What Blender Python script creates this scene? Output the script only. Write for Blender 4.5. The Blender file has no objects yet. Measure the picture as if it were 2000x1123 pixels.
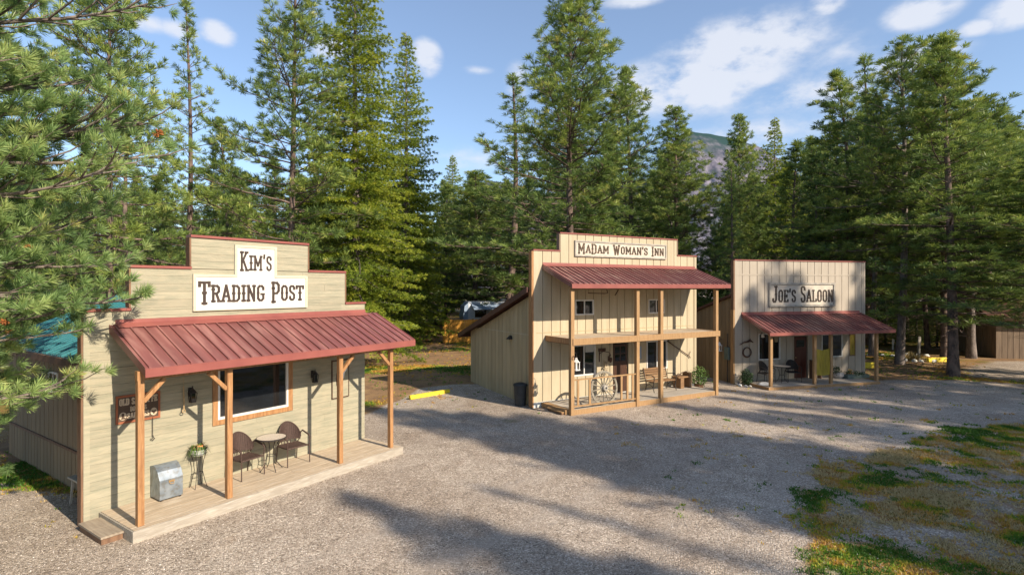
import bpy, math, random
import numpy as np
from mathutils import Vector, Matrix
R_ = math.radians
scene = bpy.context.scene
COL = scene.collection
# ------------------------------------------------------------------ camera
F_PX, CAM_H, CY = 1090.0, 4.3, 561.5          # focal length in photo pixels, camera height, horizon row
cam = bpy.data.cameras.new('camera'); camo = bpy.data.objects.new('camera', cam); COL.objects.link(camo)
cam.sensor_width = 36; cam.lens = F_PX/2000*36; cam.clip_end = 8000; cam.clip_start = .1
camo.location = (0, 0, CAM_H); camo.rotation_euler = (R_(90), 0, 0)
scene.camera = camo
scene.render.resolution_x, scene.render.resolution_y = 1024, 574
scene.view_settings.view_transform = 'Standard'; scene.view_settings.look = 'None'
scene.view_settings.gamma = 1; scene.view_settings.exposure = 0.72
# ------------------------------------------------------------------ light
SUN_AZ, SUN_EL = -38.0, 31.0
world = bpy.data.worlds.new('World'); scene.world = world; world.use_nodes = True
def build_world():
    nt = world.node_tree; N = nt.nodes; L = nt.links; N.clear()
    out = N.new('ShaderNodeOutputWorld'); bg = N.new('ShaderNodeBackground'); bg.inputs[1].default_value = 0.125
    sky = N.new('ShaderNodeTexSky'); sky.sky_type = 'NISHITA'; sky.sun_disc = False
    sky.sun_elevation = R_(SUN_EL); sky.sun_rotation = R_(90-SUN_AZ); sky.altitude = 900
    sky.air_density = 1.1; sky.dust_density = .9; sky.ozone_density = 3.0
    tc = N.new('ShaderNodeTexCoord')
    def math_(op, a, b=None, clamp=False):
        m = N.new('ShaderNodeMath'); m.operation = op; m.use_clamp = clamp
        for i, v in enumerate((a, b)):
            if v is None: continue
            if isinstance(v, (int, float)): m.inputs[i].default_value = v
            else: L.new(v, m.inputs[i])
        return m.outputs[0]
    # cloud banks: direction (photo column, row), half sizes in the same units, weight
    blobs = [(1450,95,170,62,1.0),(1360,165,180,62,1.05),(1560,185,130,40,.7),(1640,110,60,40,.5),(1800,22,62,34,1.0),(1620,8,42,22,.9),(1990,18,52,36,1.0),
             (1915,52,32,18,.8),(832,114,34,34,1.05),(425,66,32,24,.95),(350,62,44,20,.6),(285,48,46,20,.6),(640,96,50,20,.9),
             (1240,2,70,14,.8),(930,138,40,10,.45),(1470,262,150,34,.62),(1780,118,90,34,.62),(900,310,90,30,.45),(1010,160,30,40,.7),
             (1540,160,230,110,.40),(1730,300,300,50,.42)]
    nz = N.new('ShaderNodeTexNoise'); nz.inputs['Scale'].default_value = 13; nz.inputs['Detail'].default_value = 10; nz.inputs['Roughness'].default_value = .58
    st = N.new('ShaderNodeMapping'); st.inputs['Scale'].default_value = (1, 1, 2.0)
    L.new(tc.outputs['Generated'], st.inputs[0]); L.new(st.outputs[0], nz.inputs['Vector'])
    acc = None
    for (px, py, rx, ry, w) in blobs:
        d = Vector(((px-1000)/F_PX, 1, (CY-py)/F_PX)); ln = d.length; d.normalize()
        s = N.new('ShaderNodeVectorMath'); s.operation = 'SUBTRACT'; s.inputs[1].default_value = d; L.new(tc.outputs['Generated'], s.inputs[0])
        m = N.new('ShaderNodeVectorMath'); m.operation = 'MULTIPLY'; k = F_PX*ln; c = F_PX
        m.inputs[1].default_value = (k/rx, c/(rx+ry), k/ry); L.new(s.outputs[0], m.inputs[0])
        l = N.new('ShaderNodeVectorMath'); l.operation = 'LENGTH'; L.new(m.outputs[0], l.inputs[0])
        v = math_('MULTIPLY', math_('SUBTRACT', 1.25, l.outputs['Value'], True), w)
        acc = v if acc is None else math_('MAXIMUM', acc, v)
    dens = math_('MULTIPLY', acc, math_('ADD', math_('MULTIPLY', math_('SUBTRACT', nz.outputs[0], .5), 3.4), .92), True)
    mr = N.new('ShaderNodeMapRange'); mr.interpolation_type = 'SMOOTHSTEP'; mr.inputs[1].default_value = .10; mr.inputs[2].default_value = .80
    mr.inputs[3].default_value = .10; mr.inputs[4].default_value = .84
    L.new(dens, mr.inputs[0])
    mix = N.new('ShaderNodeMix'); mix.data_type = 'RGBA'; L.new(mr.outputs[0], mix.inputs[0])
    # thin summer haze low in the sky
    mix.inputs[7].default_value = (4.2, 4.35, 4.75, 1)
    L.new(sky.outputs[0], mix.inputs[6]); L.new(mix.outputs[2], bg.inputs[0]); L.new(bg.outputs[0], out.inputs[0])
build_world()
sl = bpy.data.lights.new('sun', 'SUN'); sl.energy = 4.9; sl.angle = R_(.6); sl.color = (1, .87, .70)
so = bpy.data.objects.new('sun', sl); COL.objects.link(so)
SUN = Vector((math.cos(R_(SUN_EL))*math.cos(R_(SUN_AZ)), math.cos(R_(SUN_EL))*math.sin(R_(SUN_AZ)), math.sin(R_(SUN_EL))))
so.rotation_euler = SUN.to_track_quat('Z', 'Y').to_euler(); so.location = (20, -20, 30)
# ------------------------------------------------------------------ helpers
rng = np.random.default_rng(7); random.seed(7)
def ground_pt(px, py, z=0.0):
    Y = F_PX*(CAM_H-z)/(py-CY); return ((px-1000)/F_PX*Y, Y)
def mat(name, c1, c2=None, rough=.8, scale=3.0, stretch=(1,1,1), bump=0.0, bscale=None, metal=0.0, spec=.3, detail=6, dist=0.0, lo=.35, hi=.65, c3=None, s3=20, a3=.5, coord='Object', randv=0.0):
    m = bpy.data.materials.new(name); m.use_nodes = True; nt = m.node_tree; N = nt.nodes; L = nt.links
    b = N['Principled BSDF']; b.inputs['Roughness'].default_value = rough; b.inputs['Metallic'].default_value = metal
    b.inputs['Specular IOR Level'].default_value = spec
    if c2 is None: c2 = tuple(x*.8 for x in c1)
    tc = N.new('ShaderNodeTexCoord'); mp = N.new('ShaderNodeMapping'); mp.inputs['Scale'].default_value = stretch
    L.new(tc.outputs[coord], mp.inputs[0])
    nz = N.new('ShaderNodeTexNoise'); nz.inputs['Scale'].default_value = scale; nz.inputs['Detail'].default_value = detail; nz.inputs['Distortion'].default_value = dist
    L.new(mp.outputs[0], nz.inputs['Vector'])
    mr = N.new('ShaderNodeMapRange'); mr.inputs[1].default_value = lo; mr.inputs[2].default_value = hi; L.new(nz.outputs[0], mr.inputs[0])
    mx = N.new('ShaderNodeMix'); mx.data_type = 'RGBA'; mx.inputs[6].default_value = (*c1, 1); mx.inputs[7].default_value = (*c2, 1)
    L.new(mr.outputs[0], mx.inputs[0]); col = mx.outputs[2]
    if c3 is not None:
        n3 = N.new('ShaderNodeTexNoise'); n3.inputs['Scale'].default_value = s3; n3.inputs['Detail'].default_value = 4; L.new(mp.outputs[0], n3.inputs['Vector'])
        m3 = N.new('ShaderNodeMapRange'); m3.inputs[1].default_value = .5; m3.inputs[2].default_value = .72; m3.inputs[4].default_value = a3; L.new(n3.outputs[0], m3.inputs[0])
        x3 = N.new('ShaderNodeMix'); x3.data_type = 'RGBA'; x3.inputs[7].default_value = (*c3, 1); L.new(m3.outputs[0], x3.inputs[0]); L.new(col, x3.inputs[6]); col = x3.outputs[2]
    if randv > 0:      # board to board variation stored on the mesh
        at = N.new('ShaderNodeAttribute'); at.attribute_name = 'var'
        hv = N.new('ShaderNodeHueSaturation'); vm = N.new('ShaderNodeMapRange'); vm.inputs[3].default_value = 1-randv; vm.inputs[4].default_value = 1+randv
        L.new(at.outputs['Fac'], vm.inputs[0]); L.new(vm.outputs[0], hv.inputs['Value']); L.new(col, hv.inputs['Color']); col = hv.outputs[0]
    L.new(col, b.inputs['Base Color'])
    if bump > 0:
        n2 = N.new('ShaderNodeTexNoise'); n2.inputs['Scale'].default_value = bscale or scale*4; n2.inputs['Detail'].default_value = 5; L.new(mp.outputs[0], n2.inputs['Vector'])
        bp = N.new('ShaderNodeBump'); bp.inputs['Strength'].default_value = bump; bp.inputs['Distance'].default_value = .02
        L.new(n2.outputs[0], bp.inputs['Height']); L.new(bp.outputs[0], b.inputs['Normal'])
    return m
M = {}
M['plank'] = mat('weathered_plank', (.345,.312,.225), (.26,.25,.18), .85, 1.6, (1,1,9), .35, 14, c3=(.42,.355,.245), s3=5, a3=.5, randv=.07)
M['plank_trim'] = mat('pale_plank', (.56,.50,.37), (.47,.43,.32), .85, 2, (1,1,6), .2)
M['cream'] = mat('cream_siding', (.45,.38,.265), (.39,.33,.225), .8, 1.2, (4,4,.6), .18, 30, randv=.05)
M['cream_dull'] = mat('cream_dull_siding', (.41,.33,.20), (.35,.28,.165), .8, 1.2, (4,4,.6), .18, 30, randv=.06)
M['joes'] = mat('tan_siding', (.42,.365,.295), (.37,.32,.255), .8, 1.2, (4,4,.6), .18, 30, randv=.05)
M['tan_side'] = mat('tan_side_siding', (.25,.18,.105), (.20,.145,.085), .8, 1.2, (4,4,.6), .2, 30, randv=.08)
M['barnwood'] = mat('dull_brown_siding', (.23,.17,.12), (.17,.125,.09), .85, 2, (5,5,.5), .2, 30, randv=.1)
M['red'] = mat('red_roof_metal', (.205,.070,.063), (.15,.052,.048), .45, 1.2, (4,.6,.6), .05, 4, spec=.5, c3=(.34,.17,.145), s3=1.8, a3=.6, randv=.10)
M['red2'] = mat('red_roof_metal_worn', (.165,.058,.052), (.115,.040,.037), .45, 1.6, (4,.6,.6), .03, 6, spec=.45, c3=(.31,.20,.16), s3=2.4, a3=.65, randv=.12)
M['redtrim'] = mat('red_trim_metal', (.27,.085,.068), (.22,.065,.055), .45, 2, (1,1,1), .02, 6, spec=.45)
M['brownroof'] = mat('brown_roof_metal', (.10,.045,.035), (.07,.032,.026), .5, 3)
M['teal'] = mat('teal_roof_metal', (.02,.17,.19), (.016,.13,.15), .4, 2, spec=.5, c3=(.035,.22,.23), s3=4)
M['cedar'] = mat('cedar_post', (.38,.20,.085), (.25,.12,.05), .6, 3, (9,9,.7), .25, 20, c3=(.46,.28,.14), s3=9)
M['cedar_worn'] = mat('worn_cedar_post', (.36,.22,.105), (.27,.155,.07), .7, 3, (9,9,.7), .25, 20, c3=(.42,.29,.16), s3=9)
M['soffit'] = mat('soffit_wood', (.30,.19,.10), (.22,.13,.07), .8, 3, (1,8,1))
M['deck'] = mat('deck_board', (.47,.37,.26), (.38,.30,.21), .8, 2.2, (1,9,9), .3, 12, c3=(.60,.53,.42), s3=3.5, a3=.7, randv=.07)
M['deck_grey'] = mat('grey_deck_board', (.40,.355,.29), (.31,.27,.22), .8, 2.2, (1,9,9), .3, 12, c3=(.52,.48,.42), s3=5, a3=.6, randv=.15)
M['step'] = mat('step_board', (.34,.28,.21), (.25,.20,.15), .85, 2.5, (9,1,9), .3, 12, randv=.1)
M['wood_brown'] = mat('brown_timber', (.21,.12,.07), (.14,.08,.05), .8, 3, (6,6,.8), .25)
M['white'] = mat('white_paint', (.66,.645,.61), (.58,.565,.53), .5, 3)
M['signwhite'] = mat('sign_board_white', (.66,.63,.58), (.60,.575,.53), .6, 2, (1,1,5))
M['signaged'] = mat('sign_board_aged', (.56,.50,.41), (.46,.41,.34), .7, 2.5, c3=(.60,.46,.36), s3=3, a3=.5)
M['frameaged'] = mat('sign_frame_grey', (.40,.36,.30), (.27,.25,.22), .7, 6)
M['letter'] = mat('letter_brown', (.042,.030,.024), (.06,.042,.032), .6, 8)
M['letter_worn'] = mat('letter_worn', (.05,.032,.020), (.16,.11,.07), .6, 14, lo=.5, hi=.7)
M['glass'] = mat('window_glass', (.014,.016,.018), (.010,.011,.012), .03, 2, spec=1.0)
M['blind'] = mat('window_blind', (.50,.50,.48), (.43,.43,.41), .7, 2)
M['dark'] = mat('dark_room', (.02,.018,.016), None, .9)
M['iron'] = mat('black_iron', (.022,.020,.019), (.04,.03,.025), .5, 12, spec=.4)
M['rust'] = mat('rusty_iron', (.11,.055,.035), (.055,.032,.025), .7, 12)
M['wicker'] = mat('brown_wicker', (.085,.052,.042), (.055,.034,.028), .65, 40, bump=.5, bscale=90)
M['blackwicker'] = mat('dark_wicker', (.03,.024,.022), (.02,.017,.016), .6, 40, bump=.5, bscale=90)
M['stone_top'] = mat('stone_table_top', (.56,.50,.42), (.42,.36,.30), .5, 30, c3=(.7,.66,.58), s3=60)
M['galv'] = mat('galvanised_tin', (.32,.36,.40), (.20,.24,.28), .42, 5, metal=.55, spec=.5, c3=(.17,.15,.11), s3=11, a3=.8, bump=.1, bscale=7)
M['terra'] = mat('terracotta', (.62,.26,.08), (.52,.20,.06), .8, 6)
M['enamel'] = mat('white_enamel', (.78,.79,.78), (.70,.71,.70), .3, 5, spec=.5)
M['brass'] = mat('brass', (.62,.42,.20), (.48,.30,.14), .35, 9, metal=.7)
M['yellow'] = mat('yellow_paint', (.74,.58,.03), (.64,.48,.03), .6, 5, c3=(.45,.33,.08), s3=14, a3=.6)
M['fence'] = mat('orange_fence_board', (.60,.30,.05), (.46,.21,.035), .75, 2, (5,5,.6), .2, randv=.15)
M['rvwhite'] = mat('trailer_white', (.66,.70,.76), (.58,.62,.68), .35, 3, spec=.5)
M['rvblue'] = mat('trailer_blue', (.30,.38,.50), (.24,.32,.44), .4, 3)
M['greenbox'] = mat('meter_grey_green', (.12,.16,.14), None, .6, 5)
M['bin'] = mat('bin_black', (.025,.028,.03), (.04,.043,.046), .5, 6)
M['doorred'] = mat('door_dark_red', (.10,.028,.018), (.07,.02,.014), .45, 4, (6,6,1))
M['doorbrown'] = mat('door_dark_brown', (.075,.035,.022), (.05,.025,.016), .45, 4, (6,6,1))
M['saloon'] = mat('saloon_door_yellow', (.34,.26,.03), (.22,.165,.02), .5, 3, (5,5,1))
M['signbrown'] = mat('painted_sign_dark', (.07,.045,.03), (.10,.065,.045), .6, 6)
M['signrust'] = mat('painted_sign_rust_border', (.33,.11,.05), (.24,.08,.04), .7, 6)
M['signtan'] = mat('painted_sign_tan', (.52,.42,.30), (.42,.33,.23), .7, 9)
M['benchwood'] = mat('bench_slat', (.26,.15,.07), (.18,.10,.05), .7, 4, (1,8,8), .2)
M['rope'] = mat('rope', (.42,.30,.16), (.30,.20,.10), .9, 30)
M['wheelpaint'] = mat('wheel_whitewash', (.25,.225,.175), (.15,.13,.10), .8, 9, bump=.2)
M['stone'] = mat('pale_rock', (.48,.45,.42), (.33,.31,.29), .9, 5, bump=.5, bscale=9)
M['foundation'] = mat('foundation_white', (.66,.66,.62), (.50,.50,.47), .9, 7, bump=.3, bscale=30)
M['plant'] = mat('leaf_green', (.10,.17,.03), (.05,.10,.02), .6, 9)
M['plantdark'] = mat('leaf_dark_green', (.035,.075,.02), (.02,.045,.014), .6, 9)
M['drygrass'] = mat('dry_stalk', (.30,.23,.10), (.20,.15,.06), .8, 9)
M['flower'] = mat('pale_flower', (.36,.29,.18), (.24,.17,.12), .7, 9)
M['post_grey'] = mat('grey_post', (.42,.38,.32), (.30,.27,.23), .85, 4, (5,5,1), .2)
M['bark'] = mat('pine_bark', (.19,.135,.11), (.055,.042,.038), .9, 2.2, (3,3,.9), .9, 7, c3=(.24,.16,.12), s3=6, a3=.6)
M['bark_grey'] = mat('grey_bark', (.20,.165,.145), (.08,.065,.058), .9, 2.5, (3,3,.8), .8, 7, c3=(.30,.25,.22), s3=7, a3=.6)
M['twig'] = mat('grey_twig', (.23,.19,.16), (.12,.095,.08), .9, 6)
M['cone'] = mat('pollen_cone_orange', (.36,.13,.035), (.20,.07,.022), .8, 20)

def foliage(name, cols, transl=.22, rough=.5):
    m = bpy.data.materials.new(name); m.use_nodes = True; nt = m.node_tree; N = nt.nodes; L = nt.links; N.clear()
    out = N.new('ShaderNodeOutputMaterial'); at = N.new('ShaderNodeAttribute'); at.attribute_name = 'tint'
    cr = N.new('ShaderNodeValToRGB'); e = cr.color_ramp.elements
    for i, (p, c) in enumerate(cols):
        if i < 2: e[i].position = p; e[i].color = (*c, 1)
        else: el = e.new(p); el.color = (*c, 1)
    L.new(at.outputs['Fac'], cr.inputs[0])
    b = N.new('ShaderNodeBsdfPrincipled'); b.inputs['Roughness'].default_value = rough; b.inputs['Specular IOR Level'].default_value = .35
    t = N.new('ShaderNodeBsdfTranslucent'); mx = N.new('ShaderNodeMixShader'); mx.inputs[0].default_value = transl
    L.new(cr.outputs[0], b.inputs['Base Color']); L.new(cr.outputs[0], t.inputs[0]); L.new(b.outputs[0], mx.inputs[1]); L.new(t.outputs[0], mx.inputs[2]); L.new(mx.outputs[0], out.inputs[0])
    return m
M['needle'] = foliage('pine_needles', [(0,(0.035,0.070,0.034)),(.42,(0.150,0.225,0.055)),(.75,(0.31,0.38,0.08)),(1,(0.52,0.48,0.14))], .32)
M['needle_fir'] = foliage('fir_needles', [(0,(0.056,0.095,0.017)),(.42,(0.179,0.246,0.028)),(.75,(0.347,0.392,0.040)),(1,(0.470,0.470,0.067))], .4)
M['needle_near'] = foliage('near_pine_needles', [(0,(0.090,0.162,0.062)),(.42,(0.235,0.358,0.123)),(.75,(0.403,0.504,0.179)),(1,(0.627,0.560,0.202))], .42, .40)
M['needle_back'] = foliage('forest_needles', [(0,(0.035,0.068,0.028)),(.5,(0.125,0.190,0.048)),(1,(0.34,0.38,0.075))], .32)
M['grassblade'] = foliage('grass_blades', [(0,(.06,.15,.015)),(.32,(.16,.28,.022)),(.5,(.44,.40,.04)),(.78,(.54,.28,.06)),(1,(.54,.42,.21))], .3, .6)

class MB:
    def __init__(s): s.v = []; s.f = []; s.var = []
    def add(s, vs, fs):
        n = len(s.v); r = random.random(); s.v += [tuple(p) for p in vs]; s.f += [tuple(i+n for i in f) for f in fs]; s.var += [r]*len(vs); return s
    def box(s, x0, x1, y0, y1, z0, z1, mx=None):
        vs = [Vector((x, y, z)) for z in (z0, z1) for y in (y0, y1) for x in (x0, x1)]
        if mx is not None: vs = [mx @ v for v in vs]
        return s.add(vs, [(0,2,3,1),(4,5,7,6),(0,1,5,4),(2,6,7,3),(0,4,6,2),(1,3,7,5)])
    def beam(s, a, b, w, h, up=(0,0,1)):
        a = Vector(a); b = Vector(b); d = (b-a); ln = d.length; d.normalize(); up = Vector(up)
        if abs(d.dot(up)) > .98: up = Vector((0,1,0))
        x = d.cross(up).normalized(); z = x.cross(d).normalized()
        m = Matrix.Translation(a) @ Matrix((x, d, z)).transposed().to_4x4()
        return s.box(-w/2, w/2, 0, ln, -h/2, h/2, m)
    def prism(s, poly, lo, hi, axis='x'):     # poly in the other two coordinates
        def P(a, b, t): return {'x': (t, a, b), 'y': (a, t, b), 'z': (a, b, t)}[axis]
        n = len(poly); vs = [P(a, b, lo) for a, b in poly]+[P(a, b, hi) for a, b in poly]
        fs = [tuple(range(n)), tuple(range(2*n-1, n-1, -1))]+[(i, i+n, (i+1) % n+n, (i+1) % n) for i in range(n)]
        return s.add(vs, fs)
    def tube(s, pts, rad, seg=8, cap=True):
        pts = [Vector(p) for p in pts]; n = len(pts)
        if not hasattr(rad, '__len__'): rad = [rad]*n
        vs = []; fs = []; prev = None
        for i, p in enumerate(pts):
            d = (pts[min(i+1, n-1)]-pts[max(i-1, 0)]).normalized()
            a = prev if prev is not None else (Vector((1,0,0)) if abs(d.x) < .8 else Vector((0,1,0)))
            x = (a-d*a.dot(d)).normalized(); y = d.cross(x); prev = x
            for k in range(seg):
                t = 2*math.pi*k/seg; vs.append(p+(x*math.cos(t)+y*math.sin(t))*rad[i])
        for i in range(n-1):
            for k in range(seg):
                k2 = (k+1) % seg; fs.append((i*seg+k, i*seg+k2, (i+1)*seg+k2, (i+1)*seg+k))
        if cap: fs += [tuple(range(seg-1, -1, -1)), tuple((n-1)*seg+k for k in range(seg))]
        return s.add(vs, fs)
    def lathe(s, prof, seg=20, c=(0,0,0), cap=True):
        vs = []; fs = []
        for r, z in prof:
            for k in range(seg):
                t = 2*math.pi*k/seg; vs.append((c[0]+r*math.cos(t), c[1]+r*math.sin(t), c[2]+z))
        for i in range(len(prof)-1):
            for k in range(seg):
                k2 = (k+1) % seg; fs.append((i*seg+k, i*seg+k2, (i+1)*seg+k2, (i+1)*seg+k))
        if cap: fs += [tuple(range(seg-1, -1, -1)), tuple((len(prof)-1)*seg+k for k in range(seg))]
        return s.add(vs, fs)
    def build(s, name, m, parent=None, smooth=False, bevel=0):
        me = bpy.data.meshes.new(name); me.from_pydata(s.v, [], s.f); me.update()
        a = me.attributes.new('var', 'FLOAT', 'POINT'); a.data.foreach_set('value', np.array(s.var, dtype=np.float32))
        me.materials.append(m)
        if smooth: me.shade_smooth()
        o = bpy.data.objects.new(name, me); COL.objects.link(o)
        if parent is not None: o.parent = parent
        if bevel:
            bv = o.modifiers.new('bevel', 'BEVEL'); bv.width = bevel; bv.segments = 2; bv.limit_method = 'ANGLE'
        return o
def tag(o, label=None, cat=None, group=None, kind=None):
    if label: o['label'] = label
    if cat: o['category'] = cat
    if group: o['group'] = group
    if kind: o['kind'] = kind
    return o
def thing(name, label, cat, loc=(0,0,0), rz=0.0, group=None):
    o = bpy.data.objects.new(name, None); COL.objects.link(o); o.location = loc; o.rotation_euler = (0, 0, rz); o.empty_display_size = .2
    return tag(o, label, cat, group)
def copy_tree(o, parent=None):
    c = o.copy(); COL.objects.link(c); c.parent = parent
    for ch in list(o.children): copy_tree(ch, c)
    return c
class Frame:                                   # a house front: u along the wall, v out of it towards the yard
    def __init__(s, P, vp):
        s.P = Vector((P[0], P[1], 0)); d = Vector((vp-1000, F_PX, 0)).normalized(); s.u = d; s.n = Vector((d.y, -d.x, 0)); s.rz = math.atan2(d.y, d.x)
    def W(s, u, v, z=0): return s.P+s.u*u+s.n*v+Vector((0, 0, z))
def subtract(rects, holes):
    for h in holes:
        out = []
        for (a, b, c, d) in rects:
            ha, hb, hc, hd = max(a, h[0]), min(b, h[1]), max(c, h[2]), min(d, h[3])
            if ha >= hb or hc >= hd: out.append((a, b, c, d)); continue
            if c < hc: out.append((a, b, c, hc))
            if hd < d: out.append((a, b, hd, d))
            if a < ha: out.append((a, ha, hc, hd))
            if hb < b: out.append((hb, b, hc, hd))
        rects = out
    return rects
def hboards(mb, rects, holes, pitch, y0=0.0, y1=.04, gap=.0035, back=.12):
    zmax = max(r[3] for r in rects); zmin = min(r[2] for r in rects); z = zmin
    while z < zmax-1e-4:
        row = []
        for r in rects:
            a, b = max(z, r[2]), min(z+pitch, r[3])
            if b-a > .012: row.append((r[0], r[1], a+gap/2, b-gap/2))
        for (a, b, c, d) in subtract(row, holes):
            if b-a < .02 or d-c < .01: continue
            n = 1+int((b-a)//3.2)                    # butt joints along the row
            cuts = [a]+sorted(a+(b-a)*(i+random.uniform(.25, .75))/n for i in range(1, n))+[b]
            for i in range(n): mb.box(cuts[i]+.001, cuts[i+1]-.001, y0+random.uniform(0, .004), y1, c, d)
        z += pitch
    for (a, b, c, d) in subtract([tuple(r) for r in rects], holes): mb.box(a+.002, b-.002, y1+.0005, back, c, d)
def vboards(mb, rects, holes, pitch, y0=0.0, y1=.03, gap=.02, back=.12, ztop=None):
    umin = min(r[0] for r in rects); umax = max(r[1] for r in rects); u = umin
    while u < umax-1e-4:
        row = []
        for r in rects:
            a, b = max(u, r[0]), min(u+pitch, r[1])
            if b-a > .03: row.append((a+gap/2, b-gap/2, r[2], r[3]))
        for (a, b, c, d) in subtract(row, holes):
            if b-a < .01 or d-c < .01: continue
            if ztop is None: mb.box(a, b, y0, y1, c, d)
            else: mb.prism([(a, c), (b, c), (b, ztop(b)), (a, ztop(a))], y0, y1, 'y')
        u += pitch
    if ztop is None:
        for (a, b, c, d) in subtract([tuple(r) for r in rects], holes): mb.box(a+.002, b-.002, y1+.0005, back, c, d)
    else:
        a, b, c, d = rects[0]; mb.prism([(a, c), (b, c), (b, ztop(b)), (a, ztop(a))], y1+.0005, back, 'y')
def swapxy(mb, u0):                            # a wall drawn as a front becomes the left side wall at u = u0 (x -> depth)
    mb.v = [(u0+y, x, z) for (x, y, z) in mb.v]; mb.f = [tuple(reversed(f)) for f in mb.f]; return mb
def window(b, u0, u1, z0, z1, fw=.045, mull=(), casing=None, cw=.09, blind=0.0, y=0.0):
    if casing:
        mb = MB(); mb.box(u0-cw, u1+cw, y-.025, y+.05, z0-cw, z0).box(u0-cw, u1+cw, y-.025, y+.05, z1, z1+cw).box(u0-cw, u0, y-.024, y+.05, z0, z1).box(u1, u1+cw, y-.024, y+.05, z0, z1)
        w = mb.build('window', casing, b, bevel=.004)
    fr = MB(); fr.box(u0, u1, y-.012, y+.07, z0, z0+fw).box(u0, u1, y-.012, y+.07, z1-fw, z1).box(u0, u0+fw, y-.011, y+.07, z0+fw, z1-fw).box(u1-fw, u1, y-.011, y+.07, z0+fw, z1-fw)
    for m_ in mull: fr.box(m_-fw*.4, m_+fw*.4, y-.006, y+.06, z0+fw, z1-fw)
    if casing: fr.build('frame', M['white'], w)
    else: w = fr.build('window', M['white'], b, bevel=.003)
    edges = [u0+fw]+[x for m_ in mull for x in (m_-fw*.4, m_+fw*.4)]+[u1-fw]
    for i in range(0, len(edges), 2):
        MB().box(edges[i]-.003, edges[i+1]+.003, y+.03+.004*i, y+.036+.004*i, z0+fw-.003, z1-fw+.003).build('pane', M['glass'], w)
    if blind > 0: MB().box(u0+fw, u1-fw, y+.022, y+.028, z1-fw-blind, z1-fw).build('blind', M['blind'], w)
    return w
def awning(b, u0, u1, zw, ze, v, mred, fas=.13, pitch=.228, uw0=None, uw1=None, rib=.032):
    """lean-to roof: metal sheet with ribs, fascia, rake trim, soffit and wall flashing; front edge at distance v"""
    th = .035; sl = (zw-ze)/v
    sh = MB(); ua = u0
    while ua < u1-.01:
        ub = min(ua+pitch*4, u1); sh.prism([(0, zw), (-v, ze), (-v, ze-th), (0, zw-th)], ua, ub-.001, 'x'); ua = ub
    root = sh.build('awning_roof', mred, b)
    r = MB(); u = u0+.05
    while u < u1-.03:
        r.prism([(-.03, zw-.03*sl+.001), (-v-.02, ze-.02*sl+.001), (-v-.02, ze-.02*sl+rib), (-.03, zw-.03*sl+rib)], u-.014, u+.014, 'x')
        u += pitch
    r.build('roof_rib_set', mred, root)
    MB().box(u0-.02, u1+.02, -v-.025, -v-.001, ze-fas-.02, ze-.012).build('fascia', M['redtrim'], root)
    for ua, ub in ((u0-.02, u0-.001), (u1+.001, u1+.02)):
        MB().prism([(0, zw+.012), (-v, ze+.012), (-v, ze-fas), (0, zw-fas)], ua, ub, 'x').build('rake_trim', M['redtrim'] if ua > u0 else mred, root)
    MB().prism([(-.01, zw-th-.002), (-v+.01, ze-th-.002), (-v+.01, ze-th-.02), (-.01, zw-th-.02)], u0+.01, u1-.01, 'x').build('soffit', M['soffit'], root)
    raf = MB(); u = u0+.06
    while u < u1: raf.prism([(-.01, zw-th-.021), (-v+.012, ze-th-.021), (-v+.012, ze-fas-.01), (-.01, zw-fas-.03)], u-.019, u+.019, 'x'); u += .61
    raf.build('rafter_set', M['soffit'], root)
    MB().prism([(-.004, zw+.10), (-.02, zw+.10), (-.025, zw+.035), (-.16, zw+.03-.14*sl), (-.16, zw+.022-.15*sl), (-.004, zw+.005)], uw0 if uw0 is not None else u0, uw1 if uw1 is not None else u1, 'x').build('flashing', M['redtrim'], root)
    return root
def post(b, u, v, z0, z1, w=.10, m='cedar'):
    MB().box(u-w/2, u+w/2, -v-w/2, -v+w/2, z0, z1).build('post', M[m], b, bevel=.006)
def brace(b, u, v, z, du, m='cedar', w=.07):
    MB().beam((u, -v, z), (u+du, -v, z+abs(du)*1.05), w, w, (0,1,0)).build('brace', M[m], b)
def capstrip(mb, u0, u1, z, t=.05, y0=-.03, y1=.17): mb.box(u0, u1, y0, y1, z, z+t)
def decking(b, u0, u1, v, z, m, pitch=.14, fas='deck', fz=0.0, name='deck'):
    mb = MB(); y = -v
    while y < -.02:
        y2 = min(y+pitch, -.001); n = 2; c = [u0, u0+(u1-u0)*random.uniform(.35, .65), u1]
        for i in range(n): mb.box(c[i]+.002, c[i+1]-.002, y+.003, y2-.003, z-.035, z+random.uniform(-.002, .002))
        y += pitch
    d = mb.build(name, M[m], b)
    k = MB().box(u0+.02, u1-.02, -v+.02, -.005, fz-.1, z-.037).build('substructure', M['wood_brown'], d)
    MB().box(u0-.03, u1+.03, -v-.032, -v-.002, fz-.05, z-.004).box(u0-.032, u0-.004, -v-.001, -.004, fz-.05, z-.006).box(u1+.004, u1+.032, -v-.001, -.004, fz-.05, z-.006).build('rim_board', M[fas], d)
    return d
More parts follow.
